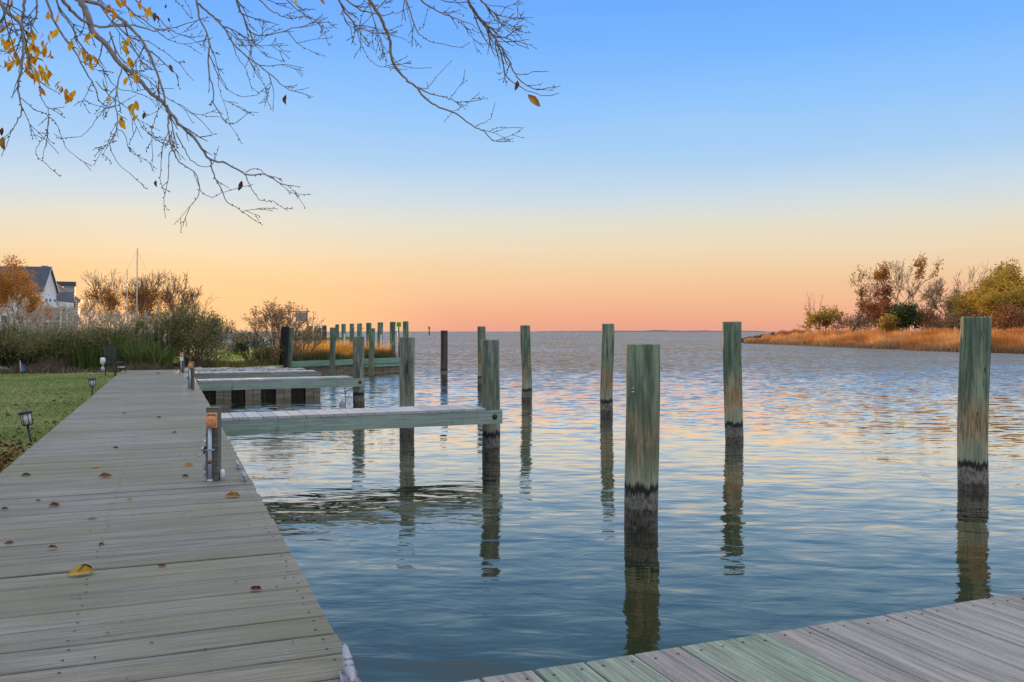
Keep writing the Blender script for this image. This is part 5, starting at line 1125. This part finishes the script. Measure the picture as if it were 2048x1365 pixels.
# ------------------------------------------------------------------ overhanging tree
def overhanging():
    base = P(-3.0, 1.6, ZL); t = empty('overhanging_tree', base, 'nearly leafless tree whose drooping branches and yellow leaves hang into the top of the picture', 'tree')
    inv = Vector(base); rg = random.Random(31); top = Vector((base.x + 0.4, base.y + 0.5, 6.3))
    g = Geo(); g.tube([(0, 0, -0.1), (0.03, 0.05, 1.2), (0.12, 0.15, 3.0), (0.3, 0.3, 4.6), tuple(top - inv)], [0.24, 0.18, 0.155, 0.13, 0.09], 16); g.build('trunk', M['bark'], t)
    limbs = Geo(); twigs = Geo(); LV = Geo(); LD = Geo(); ends = []
    def smooth(pts, k=4):
        out = []
        for i in range(len(pts) - 1):
            p0, p1, p2, p3 = pts[max(i - 1, 0)], pts[i], pts[i + 1], pts[min(i + 2, len(pts) - 1)]
            for j in range(k):
                u = j / k; out.append(0.5 * ((2 * p1) + (-p0 + p2) * u + (2 * p0 - 5 * p1 + 4 * p2 - p3) * u * u + (-p0 + 3 * p1 - 3 * p2 + p3) * u ** 3))
        out.append(pts[-1]); return out
    def twig(p, d, L, r, lev):
        n = max(3, int(L / 0.022)); pts = [p.copy()]; q = p.copy(); dd = d.normalized(); bias = Vector((0.5, 0, -0.28))
        for i in range(n):
            dd = (dd + Vector((rg.gauss(0, .10), rg.gauss(0, .10), rg.gauss(0, .10))) + bias * 0.035).normalized(); q = q + dd * (L / n); pts.append(q.copy())
        twigs.tube([x - inv for x in pts], [max(0.0013, 1.2 * r * (1 - .6 * i / n)) for i in range(n + 1)], 4, cap=False)
        for i in range(1, n + 1):                                            # buds along the twig
            if rg.random() < 0.42:
                dd2 = (pts[i] - pts[i - 1]).normalized(); sd = Vector((rg.gauss(0, 1), rg.gauss(0, 1), rg.gauss(0, 1))); sd = (sd - dd2 * sd.dot(dd2)).normalized()
                e = pts[i] + (dd2 * .6 + sd) * rg.uniform(.005, .011); twigs.tube([pts[i] - inv, (pts[i] + e) / 2 - inv, e - inv], [.0016, .0028, .001], 4, cap=False)
        ends.append((pts[-1].copy(), dd.copy()))
        if lev > 0:
            for k in range(rg.randint(1, 3) if L > .10 else rg.randint(0, 1)):
                i = rg.randint(1, n - 1); dd2 = (pts[i + 1] - pts[i]).normalized(); sd = Vector((rg.gauss(0, 1), rg.gauss(0, .7), rg.gauss(0, 1))); sd = (sd - dd2 * sd.dot(dd2)).normalized()
                twig(pts[i], dd2 * math.cos(.6) + sd * math.sin(.6), L * rg.uniform(.35, .6), r * .7, lev - 1)
    def limb(px, d0, d1, w0, w1, side=1.0, root=False, tw=1.0):
        """px: polyline in photo pixels; d0..d1 distance from the camera; w0..w1 thickness in pixels"""
        n = len(px); pts = [Q(x, y, d0 + (d1 - d0) * i / (n - 1)) for i, (x, y) in enumerate(px)]
        sm_ = smooth(pts); m = len(sm_); rad = [max(.0011, (w0 + (w1 - w0) * (i / (m - 1)) ** .8) / 2 * 1.08 * sm_[i].y / F) for i in range(m)]
        sm_ = [v + Vector((rg.gauss(0, 1), rg.gauss(0, 1), rg.gauss(0, 1))) * .0018 for v in sm_]
        if root:                                                                 # carry the limb out of the picture to the trunk
            s0 = sm_[0]; d_ = (sm_[0] - sm_[2]).normalized(); pull = (top - s0).length
            mid = s0 + d_ * 0.25 + Vector((-.05, 0, .25)); pre = [top.lerp(s0, .0), top.lerp(mid, .35) + Vector((0, 0, .35)), top.lerp(mid, .75) + Vector((0, 0, .30)), mid]
            pre = smooth(pre + [s0], 4)[:-1]; kk = len(pre); sm_ = pre + sm_; rad = [rad[0] * (1 + 1.4 * (1 - i / kk)) for i in range(kk)] + rad
            start = kk
        else: start = 0
        limbs.tube([v - inv for v in sm_], rad, 7, cap=False)
        for i in range(start + 1, len(sm_) - 1):
            L = (sm_[i] - sm_[i - 1]).length
            if rg.random() < L * 10 * tw:
                dd2 = (sm_[i + 1] - sm_[i]).normalized(); sd = Vector((rg.gauss(0, 1), rg.gauss(0, .8), rg.gauss(0, 1))); sd = (sd - dd2 * sd.dot(dd2)).normalized()
                a = rg.uniform(.3, .75); twig(sm_[i], dd2 * math.cos(a) + sd * math.sin(a), rg.uniform(.05, .24) * (1 if rad[i] > .003 else .75), min(rad[i] * .6, .0032), 2)
        for i in range(start + 1, len(sm_) - 1):
            if rg.random() < .3: v = sm_[i]; e = v + Vector((rg.gauss(0, 1), rg.gauss(0, 1), rg.gauss(0, 1))).normalized() * (rad[i] + .008); twigs.tube([v - inv, (v + e) / 2 - inv, e - inv], [.002, .003, .001], 4, cap=False)
        dd2 = (sm_[-1] - sm_[-2]).normalized(); twig(sm_[-1], dd2, .09, rad[-1], 1)
    Z6 = lambda pts: [(x / 2.926, y / 2.926) for x, y in pts]
    Z7 = lambda pts: [(600 + x / 3.938, y / 3.938) for x, y in pts]
    # main limb and its forks
    limb(Z6([(455, -60), (480, 20), (520, 110), (550, 195), (620, 260), (700, 370), (750, 410), (800, 450), (870, 530), (950, 600), (1000, 660), (1060, 740), (1130, 800), (1180, 870), (1230, 935), (1330, 960), (1440, 1020), (1550, 1025), (1640, 1075), (1690, 1090)]), 3.9, 4.3, 13, 1.6, root=True, tw=1.0)
    limb(Z6([(1230, 935), (1250, 1020), (1290, 1100), (1320, 1170), (1380, 1215), (1445, 1258)]), 4.2, 4.2, 3, 1.2, tw=.4)
    limb(Z6([(990, 660), (985, 740), (1010, 870), (1050, 950), (1130, 1000), (1165, 1080), (1160, 1150), (1105, 1218)]), 4.1, 4.0, 3.6, 1.2, tw=.6)
    limb(Z6([(1030, 780), (1080, 880), (1130, 950), (1200, 980), (1245, 962)]), 4.1, 4.15, 2.4, 1.2, tw=.5)
    limb(Z6([(1000, 780), (1010, 860), (990, 910), (985, 1040), (975, 1110), (960, 1170)]), 4.1, 4.2, 2.2, 1.0, tw=.5)
    limb(Z6([(1000, 770), (960, 830), (940, 990), (935, 1050)]), 4.1, 4.1, 1.8, 1, tw=.3)
    limb(Z6([(1430, 1020), (1470, 1090), (1510, 1160), (1560, 1178), (1605, 1176)]), 4.25, 4.25, 2, 1, tw=.5)
    limb(Z6([(1150, 1050), (1180, 1120), (1240, 1155), (1300, 1130), (1370, 1110)]), 4.2, 4.2, 1.6, 1, tw=.4)
    limb(Z6([(1440, 1010), (1500, 985), (1560, 1020), (1640, 1075)]), 4.3, 4.3, 1.8, 1, tw=.8)
    limb(Z6([(460, 0), (560, 20), (640, 60), (720, 120), (800, 200), (860, 280), (900, 380), (940, 480), (962, 590), (975, 650)]), 3.95, 4.1, 8, 3, root=True)
    limb(Z6([(380, 20), (430, 75), (500, 130), (580, 155), (700, 155), (800, 150), (900, 180), (1000, 165), (1130, 133)]), 3.8, 4.3, 7, 1.5, root=True, tw=.7)
    limb(Z6([(-40, -60), (10, 30), (50, 80), (110, 130), (135, 200), (135, 300), (130, 400), (105, 500), (115, 570), (125, 660), (85, 740), (50, 790)]), 3.5, 3.7, 9, 1.2, root=True)
    limb(Z6([(110, 570), (200, 640), (270, 670), (340, 740), (375, 850), (440, 915)]), 3.65, 3.8, 2, .9, tw=.4)
    limb(Z6([(285, 690), (270, 790), (215, 870), (220, 920), (270, 960)]), 3.7, 3.7, 1.6, .8, tw=.4)
    limb(Z6([(225, 470), (240, 560), (280, 640), (285, 690)]), 3.7, 3.7, 2, 1.4, tw=.4)
    limb(Z6([(150, -40), (140, 60), (130, 150), (140, 260), (165, 330), (190, 420), (225, 470)]), 3.6, 3.7, 6, 2, root=True)
    limb(Z6([(215, -40), (215, 60), (200, 130), (150, 260), (120, 360), (110, 460)]), 3.7, 3.7, 4, 1.5, root=True)
    limb(Z6([(60, -40), (30, 80), (0, 150), (-30, 230)]), 3.5, 3.6, 4, 2, root=True)
    limb(Z6([(260, -40), (300, 80), (350, 180), (400, 250), (440, 310), (490, 400), (550, 500), (580, 590), (640, 630), (700, 615)]), 3.8, 4.0, 5, 1.4, root=True)
    limb(Z6([(320, -40), (350, 60), (420, 160), (470, 260), (530, 330), (600, 400), (640, 470), (700, 520), (800, 545)]), 3.9, 4.2, 4, 1.2, root=True)
    limb(Z6([(560, 480), (640, 560), (700, 600), (770, 650), (830, 740), (880, 790)]), 4.0, 4.1, 2, 1)
    limb(Z6([(715, 380), (695, 480), (680, 590), (685, 740), (650, 830), (660, 900), (700, 970), (760, 1015)]), 4.0, 3.9, 3, 1, tw=.7)
    limb(Z6([(685, 750), (735, 800), (760, 880), (820, 920)]), 3.95, 3.95, 1.8, .9, tw=.6)
    limb(Z6([(680, 622), (620, 640), (570, 690), (510, 775), (455, 805)]), 3.95, 3.9, 1.8, .9, tw=.7)
    limb(Z6([(945, 610), (905, 700), (890, 780), (950, 835), (1010, 850)]), 4.1, 4.1, 1.8, .9, tw=.4)
    limb(Z6([(560, -40), (600, 60), (700, 170), (780, 230), (860, 240), (960, 300), (1060, 380)]), 4.2, 4.4, 3.5, 1, root=True)
    limb(Z6([(680, -40), (760, 60), (860, 130), (940, 200), (1000, 240), (1090, 265)]), 4.2, 4.5, 3.5, 1, root=True)
    limb(Z6([(760, -40), (830, 40), (900, 80), (980, 160), (1050, 200), (1130, 230)]), 4.3, 4.6, 3, 1, root=True)
    limb(Z6([(640, 190), (700, 330), (800, 420), (880, 480), (960, 560), (1060, 620), (1160, 690)]), 4.1, 4.3, 3, 1.2)
    limb(Z6([(1000, -30), (1060, 40), (1130, 110), (1090, 20)]), 4.4, 4.4, 2, 1, root=True, tw=.5)
    limb(Z6([(1145, -40), (1165, 100), (1222, 230), (1218, 400), (1248, 520), (1250, 600), (1290, 670), (1325, 718), (1385, 720)]), 4.3, 4.4, 4, 1.3, root=True, tw=.7)
    limb(Z6([(1155, 20), (1225, 80), (1300, 150), (1370, 260), (1480, 360), (1600, 450), (1680, 520), (1745, 540)]), 4.3, 4.6, 4.5, 1.4, root=False)
    limb(Z6([(1225, 250), (1265, 370), (1300, 470), (1350, 540), (1430, 568), (1515, 553)]), 4.35, 4.4, 2, 1, tw=.3)
    limb(Z6([(1275, 430), (1285, 530), (1325, 635)]), 4.35, 4.4, 1.4, .8, tw=.3)
    limb(Z6([(1370, -40), (1395, 40), (1420, 90), (1465, 190), (1560, 208), (1680, 175), (1780, 155), (1850, 118)]), 4.4, 4.7, 4, 1.3, root=True, tw=.8)
    limb(Z6([(1465, 195), (1500, 270), (1545, 320)]), 4.5, 4.5, 1.8, 1)
    limb(Z6([(1380, 260), (1500, 270), (1610, 270)]), 4.5, 4.5, 1.8, 1)
    limb(Z6([(1680, 180), (1735, 250), (1812, 298)]), 4.6, 4.7, 2, 1)
    limb(Z6([(1480, -40), (1560, 40), (1640, 90), (1700, 110), (1790, 95)]), 4.6, 4.8, 3, 1.2, root=True)
    limb(Z6([(1640, -40), (1720, 40), (1800, 100), (1860, 130), (1895, 195)]), 4.6, 4.8, 2.4, 1, root=True)
    limb(Z6([(1350, 210), (1380, 320), (1430, 390), (1450, 450)]), 4.4, 4.4, 2, 1)
    # right hand limbs
    limb(Z7([(520, -60), (560, 20), (605, 90), (645, 160), (690, 260), (712, 350), (720, 450), (760, 540), (830, 620), (910, 680), (980, 770), (1070, 830), (1200, 885), (1280, 930), (1360, 995), (1450, 1035), (1500, 1095), (1550, 1112)]), 4.3, 4.8, 8, 1.5, root=True, tw=.35)
    limb(Z7([(915, 685), (1030, 740), (1150, 770), (1240, 802), (1345, 798)]), 4.6, 4.7, 3, 1.2, tw=.9)
    limb(Z7([(930, 690), (1000, 700), (1050, 640), (1105, 572)]), 4.6, 4.6, 2, 1, tw=.8)
    limb(Z7([(1380, 998), (1450, 970), (1508, 935)]), 4.75, 4.75, 1.6, 1, tw=.8)
    limb(Z7([(1440, 1030), (1540, 1040), (1620, 1008)]), 4.8, 4.8, 1.4, .8, tw=.8)
    limb(Z7([(1235, 802), (1262, 850), (1200, 885)]), 4.7, 4.75, 1.4, 1, tw=.6)
    limb(Z7([(745, 480), (800, 515), (905, 540)]), 4.5, 4.5, 2, 1, tw=.3)
    limb(Z7([(280, -60), (320, 30), (345, 80), (400, 150), (440, 210), (520, 240), (600, 265), (680, 255)]), 4.4, 4.6, 4.5, 1.4, root=True)
    limb(Z7([(430, 195), (460, 290), (490, 370), (545, 465), (610, 520), (715, 540)]), 4.5, 4.5, 1.8, 1, tw=.15)
    limb(Z7([(330, -40), (450, 70), (550, 100), (660, 118), (790, 100)]), 4.5, 4.6, 3.5, 1.3, root=True)
    limb(Z7([(530, -40), (560, 90), (590, 190), (625, 280), (660, 370), (710, 430)]), 4.5, 4.5, 2.5, 1.2, root=True)
    limb(Z7([(335, 90), (360, 180), (400, 215)]), 4.5, 4.5, 2.5, 1.2)
    limb(Z7([(820, -40), (850, 50), (880, 130), (920, 240), (960, 290), (1050, 335), (1170, 360)]), 4.6, 4.8, 3.2, 1.2, root=True, tw=.6)
    limb(Z7([(830, 20), (850, 100), (870, 165)]), 4.6, 4.6, 2, 1, tw=.5)
    limb(Z7([(930, 240), (970, 215), (982, 180)]), 4.7, 4.7, 1.6, 1, tw=.5)
    limb(Z7([(920, -50), (960, 10), (1050, 70), (1180, 130), (1260, 160), (1350, 190)]), 4.7, 5.0, 4, 1.2, root=True)
    limb(Z7([(1240, 160), (1310, 220), (1400, 260)]), 4.9, 5.0, 2, 1, tw=.7)
    limb(Z7([(1310, -50), (1330, 20), (1370, 90), (1450, 180), (1520, 280), (1590, 380), (1640, 470), (1690, 580), (1760, 660), (1850, 705), (1910, 705)]), 4.7, 5.1, 6, 1.4, root=True)
    limb(Z7([(1360, 80), (1400, 200), (1430, 260), (1480, 340), (1545, 400)]), 4.8, 4.9, 3, 1.4)
    limb(Z7([(1560, 350), (1590, 460), (1620, 590), (1680, 650), (1790, 715), (1928, 760)]), 4.9, 5.1, 3, 1.3, tw=.6)
    limb(Z7([(1500, 300), (1600, 300), (1660, 268)]), 4.9, 4.9, 2, 1.2)
    limb(Z7([(1560, 330), (1630, 335), (1710, 325)]), 4.9, 4.9, 2, 1.2)
    limb(Z7([(1700, 585), (1770, 590), (1840, 565)]), 5.0, 5.0, 2, 1.2, tw=.5)
    limb(Z7([(1520, 290), (1560, 240), (1605, 200)]), 4.9, 4.9, 2, 1, tw=.5)
    limb(Z7([(1400, -50), (1440, 20), (1500, 80), (1570, 125), (1640, 140), (1730, 142)]), 4.8, 5.1, 4, 1.3, root=True)
    limb(Z7([(1480, 70), (1540, 160), (1620, 210), (1722, 275)]), 4.9, 5.0, 2.4, 1.2)
    limb(Z7([(1600, 170), (1660, 200), (1715, 245)]), 4.9, 5.0, 2, 1)
    limb(Z7([(1420, 10), (1480, 40), (1555, 50)]), 4.9, 4.9, 2.4, 1.2)
    limb(Z7([(1060, -40), (1120, 5), (1180, 20), (1250, 25)]), 4.8, 4.8, 3, 1.2, root=True)
    # yellow leaves, then the few brown ones
    YL = []
    def cluster(cx, cy, rx, ry, n):
        for _ in range(n): YL.append((cx + rg.gauss(0, rx), cy + rg.gauss(0, ry), rg.uniform(10, 19)))
    cluster(12, 30, 12, 14, 8); cluster(12, 90, 14, 9, 12); cluster(14, 128, 12, 8, 11); cluster(40, 68, 6, 6, 1); cluster(62, 118, 12, 12, 13); cluster(78, 140, 13, 12, 16); cluster(92, 158, 8, 7, 6)
    cluster(64, 78, 9, 12, 7); cluster(88, 98, 10, 10, 8); cluster(112, 178, 6, 5, 4); cluster(122, 190, 9, 4, 4); cluster(134, 199, 3, 3, 2); cluster(104, 68, 4, 8, 4); cluster(98, 25, 6, 5, 3); cluster(118, 32, 6, 5, 3)
    cluster(172, 118, 10, 8, 8); cluster(180, 78, 8, 5, 3); cluster(252, 95, 5, 7, 6); cluster(256, 128, 6, 4, 3); cluster(264, 160, 8, 6, 5); cluster(275, 118, 3, 4, 1); cluster(218, 14, 5, 4, 2); cluster(228, 28, 3, 4, 1)
    cluster(268, 27, 3, 2, 1); cluster(290, 14, 5, 5, 3); cluster(302, 22, 4, 4, 2); cluster(250, 10, 5, 4, 2); cluster(313, 120, 1, 1, 1); cluster(209, 172, 2, 2, 1); cluster(216, 198, 1, 1, 1); cluster(180, 177, 1, 1, 1)
    cluster(265, 217, 4, 2, 2); cluster(274, 209, 2, 2, 1); cluster(273, 237, 2, 2, 1); cluster(262, 228, 2, 2, 1); cluster(248, 238, 3, 4, 2); cluster(244, 250, 2, 2, 1); cluster(643, 3, 1, 1, 1); cluster(590, 3, 1, 1, 1); cluster(205, 130, 8, 5, 2); cluster(150, 95, 6, 8, 3)
    for x, y, s in YL:
        dist = 3.7 + rg.uniform(-.2, .4); q = Q(x, y, dist)
        Mt = Matrix.Translation(q - inv) @ Matrix.Rotation(rg.uniform(0, 6.3), 4, 'Z') @ Matrix.Rotation(R(90) + rg.gauss(0, .5), 4, 'X') @ Matrix.Rotation(rg.uniform(0.9, 2.2), 4, 'Z')
        leafmesh(LV, Mt, s * 1.15 * dist / F * 1.25, rg, 0, rg.uniform(.05, .3), rg.uniform(0.1, .95))
    for x, y, s, r_ in ((8, 288, 26, .8), (4, 264, 16, .3), (313, 368, 13, .35), (480, 372, 20, .2), (573, 200, 20, .3), (1032, 172, 20, .45), (343, 138, 17, .6), (288, 232, 14, .5), (310, 35, 18, .5), (316, 37, 12, .4), (338, 41, 9, .2), (332, 14, 8, .2)):
        dist = 3.7 if x < 100 else (4.9 if x > 1000 else 4.25); q = Q(x, y, dist)
        Mt = Matrix.Translation(q - inv) @ Matrix.Rotation(R(90), 4, 'X') @ Matrix.Rotation(rg.uniform(-1.9, -1.1), 4, 'Z') @ Matrix.Rotation(rg.uniform(-.7, .7), 4, 'X'); leafmesh(LD, Mt, s * 1.1 * dist / F, rg, 0, .35, r_)
    q = Q(1068, 202, 5.05); Mt = Matrix.Translation(q - inv) @ Matrix.Rotation(R(90), 4, 'X') @ Matrix.Rotation(R(-45), 4, 'Z'); leafmesh(LD, Mt, 36 * 5.05 / F, rg, 0, .15, .85)
    # bare tips carry the odd withered leaf
    limbs.build('limbs', M['bark'], t); twigs.build('twigs', M['bark_thin'], t); LV.build('yellow_leaves', M['leaf_yellow'], t); LD.build('withered_leaves', M['leaf_dead'], t)
overhanging()
